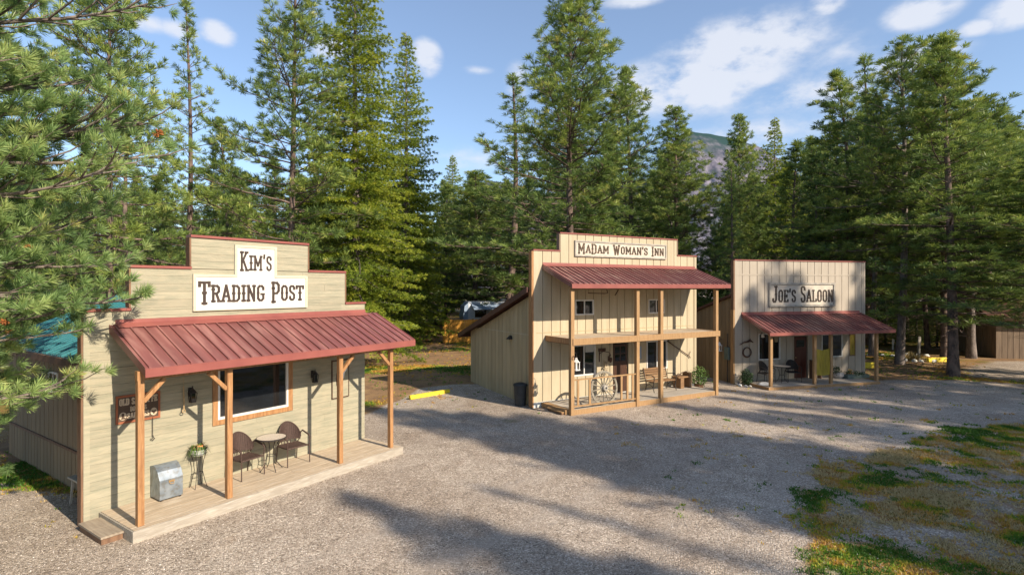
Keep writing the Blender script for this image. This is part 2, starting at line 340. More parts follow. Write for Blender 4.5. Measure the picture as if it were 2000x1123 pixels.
# ------------------------------------------------------------------ lettering drawn stroke by stroke (old west slab letters)
G = {
 'T': (.60, [[(0,.96),(.6,.96)],[(.3,0),(.3,.96)],[(.17,.03),(.43,.03)],[(.02,.98),(.02,.80)],[(.58,.98),(.58,.80)],[(.2,.5),(.4,.5)]]),
 'R': (.56, [[(.1,0),(.1,1)],[(0,.03),(.22,.03)],[(0,.97),(.36,.97),(.48,.86),(.48,.62),(.36,.51),(.1,.51)],[(.3,.51),(.5,.03)],[(.4,.03),(.6,.03)],[(.02,.75),(.18,.75)]]),
 'A': (.60, [[(.06,.03),(.3,1)],[(.3,1),(.54,.03)],[(-.04,.03),(.18,.03)],[(.42,.03),(.64,.03)],[(.14,.33),(.46,.33)]]),
 'D': (.56, [[(.1,0),(.1,1)],[(0,.97),(.34,.97),(.48,.84),(.48,.16),(.34,.03),(0,.03)],[(.02,.5),(.18,.5)],[(.42,.5),(.56,.5)]]),
 'I': (.26, [[(.13,0),(.13,1)],[(0,.03),(.26,.03)],[(0,.97),(.26,.97)],[(.04,.5),(.22,.5)]]),
 'N': (.62, [[(.1,0),(.1,1)],[(.1,.98),(.52,.02)],[(.52,0),(.52,1)],[(0,.03),(.2,.03)],[(0,.97),(.16,.97)],[(.42,.97),(.62,.97)]]),
 'G': (.56, [[(.48,.74),(.48,.86),(.36,.97),(.2,.97),(.08,.84),(.08,.16),(.2,.03),(.36,.03),(.48,.14),(.48,.44)],[(.3,.44),(.56,.44)],[(.02,.5),(.14,.5)]]),
 'P': (.54, [[(.1,0),(.1,1)],[(0,.03),(.24,.03)],[(0,.97),(.36,.97),(.48,.86),(.48,.56),(.36,.45),(.1,.45)],[(.02,.7),(.18,.7)]]),
 'O': (.54, [[(.2,.97),(.34,.97),(.46,.84),(.46,.16),(.34,.03),(.2,.03),(.08,.16),(.08,.84),(.2,.97)],[(.02,.5),(.14,.5)],[(.4,.5),(.52,.5)]]),
 'S': (.50, [[(.42,.76),(.42,.87),(.32,.97),(.18,.97),(.08,.87),(.08,.66),(.16,.56),(.34,.46),(.42,.36),(.42,.14),(.32,.03),(.18,.03),(.08,.13),(.08,.25)]]),
 'K': (.60, [[(.1,0),(.1,1)],[(0,.03),(.22,.03)],[(0,.97),(.22,.97)],[(.48,.97),(.14,.45)],[(.22,.56),(.50,.03)],[(.38,.97),(.58,.97)],[(.42,.03),(.62,.03)]]),
 'M': (.74, [[(.1,0),(.1,1)],[(.1,.98),(.37,.30)],[(.37,.30),(.64,.98)],[(.64,0),(.64,1)],[(0,.03),(.2,.03)],[(.54,.03),(.74,.03)],[(0,.97),(.16,.97)],[(.58,.97),(.74,.97)]]),
 'W': (.80, [[(.08,1),(.24,.02)],[(.24,.02),(.4,.85)],[(.4,.85),(.56,.02)],[(.56,.02),(.72,1)],[(-.02,.97),(.2,.97)],[(.60,.97),(.82,.97)]]),
 'J': (.46, [[(.34,1),(.34,.16),(.24,.03),(.12,.03),(.04,.12),(.04,.24)],[(.2,.97),(.46,.97)],[(.26,.5),(.42,.5)]]),
 'E': (.50, [[(.1,0),(.1,1)],[(0,.03),(.46,.03),(.46,.2)],[(0,.97),(.46,.97),(.46,.8)],[(.1,.5),(.34,.5)],[(.34,.4),(.34,.6)]]),
 'L': (.48, [[(.1,0),(.1,1)],[(0,.97),(.22,.97)],[(0,.03),(.45,.03),(.45,.22)]]),
 'F': (.48, [[(.1,0),(.1,1)],[(0,.97),(.44,.97),(.44,.8)],[(.1,.5),(.34,.5)],[(0,.03),(.22,.03)]]),
 'B': (.54, [[(.1,0),(.1,1)],[(0,.97),(.34,.97),(.44,.87),(.44,.62),(.34,.52),(.1,.52)],[(.34,.52),(.46,.41),(.46,.14),(.36,.03),(0,.03)]]),
 '&': (.56, [[(.5,.03),(.16,.7),(.16,.86),(.25,.97),(.36,.86),(.36,.72),(.08,.34),(.08,.14),(.2,.03),(.34,.03),(.5,.36)]]),
 "'": (.16, [[(.1,1.06),(.07,.82)]]),
}
def strokes(text, u, z, h, wid, parent, y, m, sv=.15, sh=.09, big=1.0, small=None, name='lettering', depth=.012, drop=None):
    """text set from u to the right with total width wid; capitals scaled 'big', others 'small' (small capitals)"""
    items = []; x = 0; word = 0
    for ch in text:
        if ch == ' ': x += .42; word += 1; continue
        up = ch.isupper() or ch in "'&"; s_ = 1.0 if (up or small is None) else small
        if ch == "'" and small: s_ = small*1.05
        gw, st = G[ch.upper()]; items.append((x, s_, st, word)); x += (gw+.13)*(.55+.45*s_)
    k = wid/(x-.13); words = [MB() for _ in range(word+1)]; e = 0
    for x0, s_, st, wd in items:
        mb = words[wd]
        sx = k*(.55+.45*s_)
        dz = (1-s_)*h*(drop if drop is not None else .35)
        for pl in st:
            for (a, c), (a2, c2) in zip(pl[:-1], pl[1:]):
                p = Vector((u+k*x0+a*sx, 0, z+dz+c*h*s_)); q = Vector((u+k*x0+a2*sx, 0, z+dz+c2*h*s_)); d = q-p
                if d.length < 1e-5: continue
                vert = abs(d.z)/d.length; w = (sv*vert*k*1.0+sh*(1-vert)*h)*s_**.4
                d.normalize(); ext = min(w*.32, .02); e = (e+1) % 7
                n = Vector((-d.z, 0, d.x))*(w/2); p -= d*ext; q += d*ext; yy = y-depth-e*.0004
                pts = [p+n, p-n, q-n, q+n]
                mb.add([(t.x, yy, t.z) for t in pts]+[(t.x, y+.003, t.z) for t in pts], [(0,1,2,3),(7,6,5,4),(0,4,5,1),(1,5,6,2),(2,6,7,3),(3,7,4,0)])
    for q in words: q.build(name, m, parent)
# ------------------------------------------------------------------ the three store fronts: frames on the ground
F1 = Frame(ground_pt(162, 1030), 1762)
F2 = Frame(ground_pt(1042, 797), 2878)
F3 = Frame(ground_pt(1435, 750), 5036)
# ------------------------------------------------------------------ ground
def in_poly(X, Y, poly):
    ins = np.zeros(X.shape, bool); n = len(poly)
    for i in range(n):
        x1, y1 = poly[i]; x2, y2 = poly[(i+1) % n]
        c = ((y1 > Y) != (y2 > Y)) & (X < (x2-x1)*(Y-y1)/((y2-y1) if y2 != y1 else 1e-9)+x1); ins ^= c
    return ins
def seg_dist(X, Y, poly, closed=True):
    D = np.full(X.shape, 1e9); n = len(poly)
    for i in range(n if closed else n-1):
        x1, y1 = poly[i]; x2, y2 = poly[(i+1) % n]; dx, dy = x2-x1, y2-y1
        t = np.clip(((X-x1)*dx+(Y-y1)*dy)/(dx*dx+dy*dy+1e-9), 0, 1); D = np.minimum(D, np.hypot(X-x1-t*dx, Y-y1-t*dy))
    return D
def soft(X, Y, poly, w):
    d = seg_dist(X, Y, poly); return np.clip(.5+np.where(in_poly(X, Y, poly), d, -d)/w, 0, 1)
def vnoise(X, Y, s, seed=0):
    r = np.random.default_rng(seed); T = r.random((256, 256)); x = X/s+1000; y = Y/s+1000
    xi = np.floor(x).astype(int); yi = np.floor(y).astype(int); fx = x-xi; fy = y-yi; fx = fx*fx*(3-2*fx); fy = fy*fy*(3-2*fy)
    a = T[xi % 256, yi % 256]; b = T[(xi+1) % 256, yi % 256]; c = T[xi % 256, (yi+1) % 256]; d = T[(xi+1) % 256, (yi+1) % 256]
    return (a*(1-fx)+b*fx)*(1-fy)+(c*(1-fx)+d*fx)*fy
def fbm(X, Y, s, seed=0, o=4): return sum(vnoise(X, Y, s/2**i, seed+i)*.5**i for i in range(o))/sum(.5**i for i in range(o))
G1 = [ground_pt(*p) for p in [(1600,1200),(1555,1090),(1565,1020),(1560,975),(1600,925),(1660,900),(1720,880),(1790,858),(1880,838),(2000,820),(2150,800)]]+[(34,19),(34,4),(8,4)]
G2 = [(-60,25.6),(-24,15.6),(-14.5,15.2),(-12.6,13.6),(-10.5,12.0),(-8.6,11.2),(-7.9,11.2),(-7.0,16),(-4.9,19.0),(-4.0,23.2),(-1.6,24.2),(0.5,27),(9,28.5),(16.6,25.8),(20.5,25.9),(22.8,24.7),(60,19),(90,140),(-90,140)]
YD = [ground_pt(1890,735), ground_pt(2000,745), (40,27), (48,33), ground_pt(1940,705), ground_pt(1880,720)]   # gravel lane beyond the trees
GL = [(-9.6,11.2),(-11,12.6),(-12.5,13.4),(-14,13),(-13,11.4),(-10.8,10.6)]
PK = [ground_pt(*p) for p in [(712,800),(790,775),(880,742),(920,741),(1000,770),(1035,800)]]
def hgt(X, Y):
    rise = .27*np.exp(-(((X+3.2)/5.5)**2+((Y-27.5)/4.2)**2))
    far = np.clip((Y-60)/200, 0, 1)*1.5
    return rise+far+.012*(vnoise(X, Y, 1.7, 3)-.5)*np.clip(6/(np.abs(Y)*.0+1), 0, 1)
def masks(X, Y):
    n = fbm(X, Y, 1.5, 11); n2 = fbm(X, Y, 3.5, 21); n3 = fbm(X, Y, .6, 31)
    g1 = soft(X, Y, G1, 1.1); g1 = np.clip((g1+(n-.5)*1.1)*2.0-.35, 0, 1)*np.clip((n2-.25)*5, .5, 1)
    hole = .8*np.exp(-(((X-7.0)/.9)**2+((Y-9.8)/.45)**2)); g1 = g1*np.clip(1.05-hole*1.1, 0, 1)
    fl = soft(X, Y, G2, .9); fl = np.clip((fl+(n-.5)*.9)*2-.5, 0, 1); lane = soft(X, Y, YD, 1.5); fl = fl*(1-lane)
    gl = soft(X, Y, GL, 1.2)*np.clip((n-.42)*5, 0, 1)
    pk = np.exp(-(((X+5.4)/.9)**2+((Y-20.6)/.55)**2))*np.clip((n-.35)*5, 0, 1)
    g1 = g1*np.clip((n3-.30)*4.5, .42, 1)
    grass = np.clip(g1*.95+fl*np.clip((n2-.44)*5, 0, 1)*.9+gl*.8+pk, 0, 1)
    return grass, fl
def build_ground():
    xs = np.unique(np.concatenate([-np.geomspace(30, 4000, 26), np.arange(-30, 36, .24), np.geomspace(36, 4000, 26)]))
    ys = np.unique(np.concatenate([-np.geomspace(12, 4000, 20), np.arange(-12, 6, 1.0), np.arange(6, 34, .22), np.arange(34, 70, .8), np.geomspace(70, 6000, 30)]))
    X, Y = np.meshgrid(xs, ys); Z = hgt(X, Y); nx, ny = len(xs), len(ys)
    me = bpy.data.meshes.new('ground'); V = np.stack([X, Y, Z], -1).reshape(-1, 3)
    i = np.arange((ny-1)*(nx-1)); r = i//(nx-1); c = i % (nx-1); a = r*nx+c
    Fq = np.stack([a, a+1, a+nx+1, a+nx], -1)
    me.vertices.add(len(V)); me.vertices.foreach_set('co', V.ravel().astype(np.float32)); me.loops.add(Fq.size); me.loops.foreach_set('vertex_index', Fq.ravel().astype(np.int32))
    me.polygons.add(len(Fq)); me.polygons.foreach_set('loop_start', (np.arange(len(Fq))*4).astype(np.int32)); me.update(); me.validate()
    g, fl = masks(X, Y)
    tr_ = np.zeros(X.shape)
    for path, k in (([(-6,4),(-1.5,9.5),(3.5,14.5),(10,18.6),(18,21.2),(34,23.5)], 1.0), ([(2,4),(3.2,9),(6,14),(11,17.4),(19,19.6),(34,21.5)], .8), ([(-3.4,13),(-3.2,17),(-2.6,21),(-3.2,24)], .7)):
        d = seg_dist(X, Y, path, False); tr_ = np.maximum(tr_, k*np.exp(-((d-.78)/.22)**2))
    tr_ = tr_*np.clip((fbm(X, Y, 2.2, 91)-.3)*3.2, 0, 1)
    for nm, val in (('grass', g), ('floor', fl), ('track', tr_)):
        at = me.attributes.new(nm, 'FLOAT', 'POINT'); at.data.foreach_set('value', val.ravel().astype(np.float32))
    me.shade_smooth(); o = bpy.data.objects.new('ground', me); COL.objects.link(o); tag(o, kind='structure')
    m = bpy.data.materials.new('gravel_and_turf'); m.use_nodes = True; nt = m.node_tree; N = nt.nodes; L = nt.links; b = N['Principled BSDF']; b.inputs['Roughness'].default_value = .92; b.inputs['Specular IOR Level'].default_value = .15
    tc = N.new('ShaderNodeTexCoord')
    def noise(sc, det=4, rough=.55):
        n = N.new('ShaderNodeTexNoise'); n.inputs['Scale'].default_value = sc; n.inputs['Detail'].default_value = det; n.inputs['Roughness'].default_value = rough; L.new(tc.outputs['Object'], n.inputs['Vector']); return n
    def ramp(src, stops):
        r = N.new('ShaderNodeValToRGB'); e = r.color_ramp.elements
        for k, (p, c) in enumerate(stops):
            if k < 2: e[k].position = p; e[k].color = (*c, 1)
            else: q = e.new(p); q.color = (*c, 1)
        L.new(src, r.inputs[0]); return r.outputs[0]
    def mix(f, a, b_, mode='MIX'):
        x = N.new('ShaderNodeMix'); x.data_type = 'RGBA'; x.blend_type = mode
        for k, v in ((0, f), (6, a), (7, b_)):
            if isinstance(v, (int, float)): x.inputs[k].default_value = v
            elif isinstance(v, tuple): x.inputs[k].default_value = (*v, 1)
            else: L.new(v, x.inputs[k])
        return x.outputs[2]
    vo = N.new('ShaderNodeTexVoronoi'); vo.inputs['Scale'].default_value = 44; L.new(tc.outputs['Object'], vo.inputs['Vector'])
    sep = N.new('ShaderNodeSeparateColor'); L.new(vo.outputs['Color'], sep.inputs[0])
    stones = ramp(sep.outputs[0], [(0, (.185,.16,.135)), (.25, (.355,.31,.265)), (.6, (.465,.41,.355)), (.88, (.57,.51,.45)), (1, (.78,.73,.66))])
    big = ramp(noise(.28, 6).outputs[0], [(.3, (.76,.71,.66)), (.7, (1.14,1.13,1.10))])
    mid = ramp(noise(2.2, 5).outputs[0], [(.3, (.86,.83,.80)), (.7, (1.1,1.09,1.08))])
    grav = mix(1.0, mix(1.0, stones, big, 'MULTIPLY'), mid, 'MULTIPLY')
    fine = ramp(noise(55, 3).outputs[0], [(.3, (.62,.60,.58)), (.7, (1.3,1.28,1.25))])
    grav = mix(.8, grav, mix(1.0, grav, fine, 'MULTIPLY'))
    ta_ = N.new('ShaderNodeAttribute'); ta_.attribute_name = 'track'; grav = mix(ta_.outputs['Fac'], grav, mix(.55, grav, (.42,.36,.30)))
    dirt = ramp(noise(.9, 8, .7).outputs[0], [(.60, (1,1,1)), (.72, (.80,.74,.68))]); grav = mix(1.0, grav, dirt, 'MULTIPLY')
    # forest floor: needle duff, dry grass
    duff = ramp(noise(1.1, 7, .65).outputs[0], [(.28, (.14,.085,.05)), (.45, (.27,.17,.095)), (.6, (.33,.21,.10)), (.75, (.36,.27,.17))])
    duff = mix(.6, duff, mix(1.0, duff, ramp(noise(30, 4).outputs[0], [(.3, (.45,.45,.45)), (.7, (1.5,1.45,1.4))]), 'MULTIPLY'))
    turf = ramp(noise(1.3, 7, .6).outputs[0], [(.26, (.06,.11,.02)), (.40, (.12,.14,.025)), (.50, (.24,.175,.045)), (.62, (.30,.16,.055)), (.8, (.28,.20,.12))])
    turf = mix(.7, turf, mix(1.0, turf, ramp(noise(45, 4).outputs[0], [(.3, (.4,.42,.38)), (.7, (1.5,1.45,1.4))]), 'MULTIPLY'))
    def att(n): a = N.new('ShaderNodeAttribute'); a.attribute_name = n; return a.outputs['Fac']
    def edge(a, lo=.3, hi=.62):      # ragged border between coverings
        s = N.new('ShaderNodeMath'); s.operation = 'ADD'; nn = noise(7, 6, .7); k = N.new('ShaderNodeMath'); k.operation = 'MULTIPLY_ADD'; k.inputs[1].default_value = .9; k.inputs[2].default_value = -.45
        L.new(nn.outputs[0], k.inputs[0]); L.new(a, s.inputs[0]); L.new(k.outputs[0], s.inputs[1]); mr = N.new('ShaderNodeMapRange'); mr.inputs[1].default_value = lo; mr.inputs[2].default_value = hi; L.new(s.outputs[0], mr.inputs[0]); return mr.outputs[0]
    c = mix(edge(att('floor')), grav, duff); c = mix(edge(att('grass'), .25, .75), c, turf)
    L.new(c, b.inputs['Base Color'])
    bp = N.new('ShaderNodeBump'); bp.inputs['Strength'].default_value = .75; bp.inputs['Distance'].default_value = .03
    L.new(vo.outputs['Distance'], bp.inputs['Height']); bp.invert = True
    b2 = N.new('ShaderNodeBump'); b2.inputs['Strength'].default_value = .5; b2.inputs['Distance'].default_value = .08; L.new(noise(3.5, 6).outputs[0], b2.inputs['Height']); L.new(bp.outputs[0], b2.inputs['Normal']); L.new(b2.outputs[0], b.inputs['Normal'])
    me.materials.append(m)
build_ground()
def tri_mesh(name, V, Fc, m, tint=None, smooth=False):
    me = bpy.data.meshes.new(name); k = Fc.shape[1]
    me.vertices.add(len(V)); me.vertices.foreach_set('co', np.ascontiguousarray(V, dtype=np.float32).ravel()); me.loops.add(Fc.size); me.loops.foreach_set('vertex_index', Fc.ravel().astype(np.int32))
    me.polygons.add(len(Fc)); me.polygons.foreach_set('loop_start', (np.arange(len(Fc))*k).astype(np.int32)); me.update()
    if tint is not None: at = me.attributes.new('tint', 'FLOAT', 'POINT'); at.data.foreach_set('value', tint.astype(np.float32))
    me.materials.append(m)
    if smooth: me.shade_smooth()
    return me
def scatter_grass():
    P = []
    for (x0, x1, y0, y1, dens) in ((3, 30, 6.5, 19, 520), (-16, 24, 19, 30, 120), (-14, 26, 30, 46, 45), (-16, -7.5, 9.5, 16, 300)):
        n = int((x1-x0)*(y1-y0)*dens); p = rng.random((n, 2))*[x1-x0, y1-y0]+[x0, y0]; P.append(p)
    P = np.concatenate(P); g, fl = masks(P[:, 0], P[:, 1]); n3 = fbm(P[:, 0], P[:, 1], .35, 77)
    vis = (np.abs(P[:, 0]) < P[:, 1]*.97+1)
    keep = vis & (rng.random(len(P)) < (np.clip((g+(n3-.5)*1.1-.15)*1.3, 0, 1)*.9+fl*.05)); P = P[keep]; n = len(P)
    K = 4; B = np.repeat(P, K, 0)+rng.normal(0, .025, (n*K, 2)); N_ = len(B)
    z = hgt(B[:, 0], B[:, 1]); hh = rng.uniform(.018, .048, N_)*(1+B[:, 1]/40); w = .008+B[:, 1]*.0006; a = rng.random(N_)*6.283; ln = rng.normal(0, .5, (N_, 2))*hh[:, None]
    base = np.stack([B[:, 0], B[:, 1], z-.004], -1); dx = np.stack([np.cos(a)*w, np.sin(a)*w, np.zeros(N_)], -1)
    tip = base+np.concatenate([ln, hh[:, None]], 1); V = np.stack([base-dx, base+dx, tip], 1).reshape(-1, 3)
    t = np.clip((fbm(B[:, 0], B[:, 1], 1.3, 55)*.6+fbm(B[:, 0], B[:, 1], .45, 57)*.4)*6.2-2.55+rng.normal(0, .12, N_), 0, 1)
    t = np.where((B[:, 1] > 18), t*.75, t)
    me = tri_mesh('grass', V, np.arange(len(V)).reshape(-1, 3), M['grassblade'], np.repeat(t, 3))
    o = bpy.data.objects.new('grass', me); COL.objects.link(o); tag(o, 'short patchy green and rusty orange grass growing through the gravel', 'grass', kind='stuff')
scatter_grass()
def scatter_pebbles():
    n = 16000; Y = 7.5+rng.random(n)**1.6*11; X = (rng.random(n)*2-1)*(Y*.95); loc = np.stack([X, Y], -1)
    q = np.stack([(X-F1.P.x)*F1.u.x+(Y-F1.P.y)*F1.u.y, (X-F1.P.x)*F1.n.x+(Y-F1.P.y)*F1.n.y], -1)
    keep = ~((q[:, 0] > -.2) & (q[:, 0] < 6.6) & (q[:, 1] < 1.5) & (q[:, 1] > -8)); X = X[keep]; Y = Y[keep]; n = len(X)
    s = rng.uniform(.004, .011, n)*(1+Y/30); oc = np.array([(1,0,0),(0,1,0),(-1,0,0),(0,-1,0),(0,0,.7),(0,0,-.7)], float)
    V = oc[None]*s[:, None, None]*rng.uniform(.6, 1.3, (n, 6, 1)); a = rng.random(n)*6.28; c, d = np.cos(a)[:, None], np.sin(a)[:, None]
    x = V[..., 0]*c-V[..., 1]*d; y = V[..., 0]*d+V[..., 1]*c; V = np.stack([x+X[:, None], y+Y[:, None], V[..., 2]+hgt(X, Y)[:, None]+s[:, None]*.3], -1).reshape(-1, 3)
    f = np.array([(0,1,4),(1,2,4),(2,3,4),(3,0,4),(1,0,5),(2,1,5),(3,2,5),(0,3,5)]); Fc = (f[None]+(np.arange(n)*6)[:, None, None]).reshape(-1, 3)
    mt = foliage('pebble_mix', [(0,(.16,.13,.12)),(.4,(.36,.31,.27)),(.8,(.48,.42,.37)),(1,(.78,.73,.68))], 0.0, .8)
    me = tri_mesh('pebbles', V, Fc, mt, np.repeat(rng.random(n), 6)); o = bpy.data.objects.new('pebbles', me); COL.objects.link(o); tag(o, 'loose pale pebbles strewn over the gravel yard', 'gravel', kind='stuff')
scatter_pebbles()
# ================================================================== BUILDING 1: trading post
def building_one():
    b = thing('trading_post_building', 'tan plank store with stepped front, red awning and teal roof, nearest on the left', 'building', F1.W(0, 0, 0), F1.rz)
    # shell
    hole = (2.40, 4.08, 1.46, 2.80)
    mb = MB(); rects = [(0, 6.4, -.02, 3.86), (.76, 5.74, 3.86, 4.68), (1.86, 4.62, 4.68, 5.34)]
    hboards(mb, rects, [hole], .157, back=.14); w = mb.build('facade_wall', M['plank'], b)
    for (a, e, z) in ((-.02, .76, 3.86), (5.74, 6.42, 3.86), (.74, 1.86, 4.68), (4.62, 5.76, 4.68), (1.84, 4.64, 5.34)):
        c = MB(); capstrip(c, a, e, z); c.build('cap_flashing', M['redtrim'], w)
    t = MB(); t.box(-.035, -.001, -.012, .16, -.02, 3.85); t.build('corner_board', M['wood_brown'], w)
    for (a, z0, z1) in ((.725, 3.92, 4.67), (1.825, 4.74, 5.33), (5.742, 3.92, 4.67), (4.622, 4.74, 5.33)): MB().box(a, a+.034, -.004, .16, z0, z1).build('edge_board', M['wood_brown'], w)
    MB().box(.004, .10, -.0105, -.0005, 0, 3.84).build('corner_trim', M['plank'], w)
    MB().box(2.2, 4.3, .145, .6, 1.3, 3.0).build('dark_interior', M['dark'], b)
    window(b, *hole, mull=(), casing=M['cedar'], cw=.11, fw=.05)
    # side walls
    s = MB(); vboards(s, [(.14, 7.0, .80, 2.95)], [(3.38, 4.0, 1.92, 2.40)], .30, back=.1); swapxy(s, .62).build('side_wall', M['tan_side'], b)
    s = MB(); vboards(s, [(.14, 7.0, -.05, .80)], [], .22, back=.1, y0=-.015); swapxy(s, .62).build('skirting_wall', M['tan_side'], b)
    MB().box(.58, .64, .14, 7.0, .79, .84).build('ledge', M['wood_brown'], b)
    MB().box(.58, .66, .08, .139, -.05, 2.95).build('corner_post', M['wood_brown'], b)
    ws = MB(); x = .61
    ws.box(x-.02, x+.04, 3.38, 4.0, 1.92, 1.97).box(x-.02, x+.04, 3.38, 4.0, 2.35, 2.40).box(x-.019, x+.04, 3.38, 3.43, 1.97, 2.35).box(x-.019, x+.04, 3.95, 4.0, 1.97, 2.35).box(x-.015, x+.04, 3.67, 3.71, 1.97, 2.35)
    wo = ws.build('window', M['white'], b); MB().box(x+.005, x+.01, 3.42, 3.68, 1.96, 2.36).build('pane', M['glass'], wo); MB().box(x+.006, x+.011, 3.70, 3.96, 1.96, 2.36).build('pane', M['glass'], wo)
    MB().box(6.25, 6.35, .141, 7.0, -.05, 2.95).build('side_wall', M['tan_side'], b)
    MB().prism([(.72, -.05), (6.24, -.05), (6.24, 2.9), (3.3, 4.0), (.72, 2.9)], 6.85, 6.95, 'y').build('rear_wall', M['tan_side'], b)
    # teal gable roof
    r = MB()
    for sgn in (-1, 1):
        x0, z0, x1, z1 = 3.3, 4.14, 3.3+sgn*3.02, 2.88
        r.prism([(x0, z0), (x1, z1), (x1, z1-.05), (x0, z0-.05)], .145, 7.35, 'y')
        y = .25
        while y < 7.3: r.prism([(x0+sgn*.02, z0+.0), (x1, z1+.001), (x1, z1+.03), (x0+sgn*.02, z0+.02)], y-.02, y+.02, 'y'); y += .23
    ro = r.build('roof', M['teal'], b)
    MB().prism([(3.12, 4.10), (3.3, 4.185), (3.48, 4.10), (3.3, 4.15)], .15, 7.36, 'y').build('ridge_cap', M['teal'], ro)
    MB().box(.24, .275, .145, 7.36, 2.72, 2.86).build('eave_fascia', M['wood_brown'], ro)
    # porch
    awning(b, .42, 6.78, 3.60, 2.93, 1.50, M['red'], fas=.14, uw0=.50, uw1=6.40)
    decking(b, .27, 6.40, 1.42, .20, 'deck', .145, 'deck_grey')
    for u in (.42, 1.97, 4.60, 6.17): post(b, u, 1.26, .20, 2.70, .105)
    for u, d in ((.47, .34), (1.92, -.34), (4.65, .34), (6.12, -.34)): brace(b, u, 1.26, 2.33, d)
    MB().box(.36, 6.3, -1.31, -1.21, 2.70, 2.86).build('beam', M['cedar'], b)
    st = MB(); st.box(-.10, .235, -1.10, -.62, .10, .135).box(-.10, .235, -.61, -.10, .10, .135)
    so_ = st.build('step', M['step'], b)
    st = MB(); st.box(-.085, .23, -1.08, -1.05, 0, .099).box(-.085, -.05, -1.049, -.12, 0, .099); st.build('riser', M['wood_brown'], so_)
    return b
building_one()
def on_wall(Fr, name, label, cat, u, v, z, group=None): return thing(name, label, cat, Fr.W(u, v, z), Fr.rz, group)
def sign_trading():
    t = on_wall(F1, 'store_sign', "large white stepped sign reading KIM'S TRADING POST on the tan plank front", 'sign', 0, .003, 0)
    rects = [(1.88, 4.58, 3.81, 4.58), (2.76, 3.76, 4.58, 5.24)]
    mb = MB()
    for (a, c, d, e) in rects: mb.box(a, c, -.03, 0, d, e)
    bd = mb.build('sign_board', M['signwhite'], t)
    f = MB(); y0, y1 = -.046, -.031
    tw = .055
    f.box(1.88, 4.58, y0, y1, 3.81, 3.81+.02).box(1.88, 1.88+tw, y0, y1, 3.831, 4.58-tw).box(4.58-tw, 4.58, y0, y1, 3.831, 4.58-tw)
    f.box(1.88, 2.76+tw, y0, y1, 4.58-tw, 4.58).box(3.76-tw, 4.58, y0, y1, 4.58-tw, 4.58).box(2.76, 2.76+tw, y0, y1, 4.581, 5.24-tw).box(3.76-tw, 3.76, y0, y1, 4.581, 5.24-tw).box(2.76, 3.76, y0, y1, 5.24-tw, 5.24)
    f.build('sign_frame', M['plank_trim'], t)
    for zz in (3.98, 4.14, 4.30, 4.47): pass
    strokes("Kim's", 2.885, 4.675, .42, .74, t, -.031, M['letter'], sv=.15, sh=.10, small=.76, drop=.18)
    strokes('Trading Post', 2.00, 3.955, .47, 2.46, t, -.031, M['letter'], sv=.165, sh=.10, small=.74, drop=.36)
sign_trading()
def santa_sign():
    t = on_wall(F1, 'painted_sign', 'dark painted wooden sign reading OLD SANTA FE BOOTS & SADDLES with rusty border', 'sign', .50, .004, 1.74)
    MB().box(0, .76, -.02, 0, 0, .53).build('sign_board', M['signbrown'], t)
    f = MB(); f.box(0, .76, -.030, -.0205, 0, .04).box(0, .76, -.030, -.0205, .49, .53).box(0, .035, -.029, -.0205, .04, .49).box(.725, .76, -.029, -.0205, .04, .49); f.build('sign_frame', M['signrust'], t)
    strokes('OLD SANTA FE', .06, .345, .115, .64, t, -.0205, M['signtan'], sv=.26, sh=.16, depth=.006)
    strokes('BOOTS &', .24, .215, .085, .28, t, -.0205, M['signtan'], sv=.22, sh=.16, depth=.006)
    strokes('SADDLES', .19, .085, .095, .37, t, -.0205, M['signtan'], sv=.26, sh=.16, depth=.006)
    for cx in (.115, .645):
        pl = [(cx+.062*math.cos(a)*(1.0), .14+.075*math.sin(a)) for a in np.linspace(0, 2*math.pi, 15)[:-1]]
        e = MB().prism(pl, -.025, -.0206, 'y').build('emblem', M['signtan'], t)
        q = MB()
        if cx < .3: q.prism([(cx-.02,.195),(cx+.02,.195),(cx+.02,.12),(cx+.045,.10),(cx+.045,.085),(cx-.03,.085),(cx-.02,.12)], -.030, -.0255, 'y')
        else: q.prism([(cx-.045,.17),(cx,.155),(cx+.045,.175),(cx+.03,.13),(cx,.09),(cx-.03,.13)], -.030, -.0255, 'y')
        q.build('emblem_motif', M['signbrown'], e)
santa_sign()
def wall_lantern():
    t = thing('wall_lantern', 'black iron wall lantern between the painted sign and the picture window', 'lantern', F1.W(1.83, 0, 2.12), F1.rz)
    MB().box(-.035, .035, -.02, 0, -.06, .12).tube([(0, -.01, .06), (0, -.07, .12), (0, -.12, .10)], .008, 6).build('bracket', M['iron'], t)
    g = MB()
    for sx in (-1, 1):
        for sy in (-1, 1): g.beam((sx*.045, -.12+sy*.045, -.15), (sx*.062, -.12+sy*.062, .02), .01, .01)
    g.box(-.05, .05, -.17, -.07, -.17, -.15).box(-.066, .066, -.186, -.054, .02, .03); g.build('cage', M['iron'], t)
    MB().box(-.04, .04, -.16, -.08, -.149, .019).build('glass', M['glass'], t)
    MB().lathe([(.075, .031), (.05, .07), (.02, .10), (.008, .14), (.015, .15), (.004, .165)], 10, (0, -.12, 0)).build('cap', M['iron'], t)
    return t
lan = wall_lantern()
l2 = copy_tree(lan); l2.location = F1.W(4.74, 0, 2.12); l2['label'] = 'black iron wall lantern right of the picture window beside the hanging board'
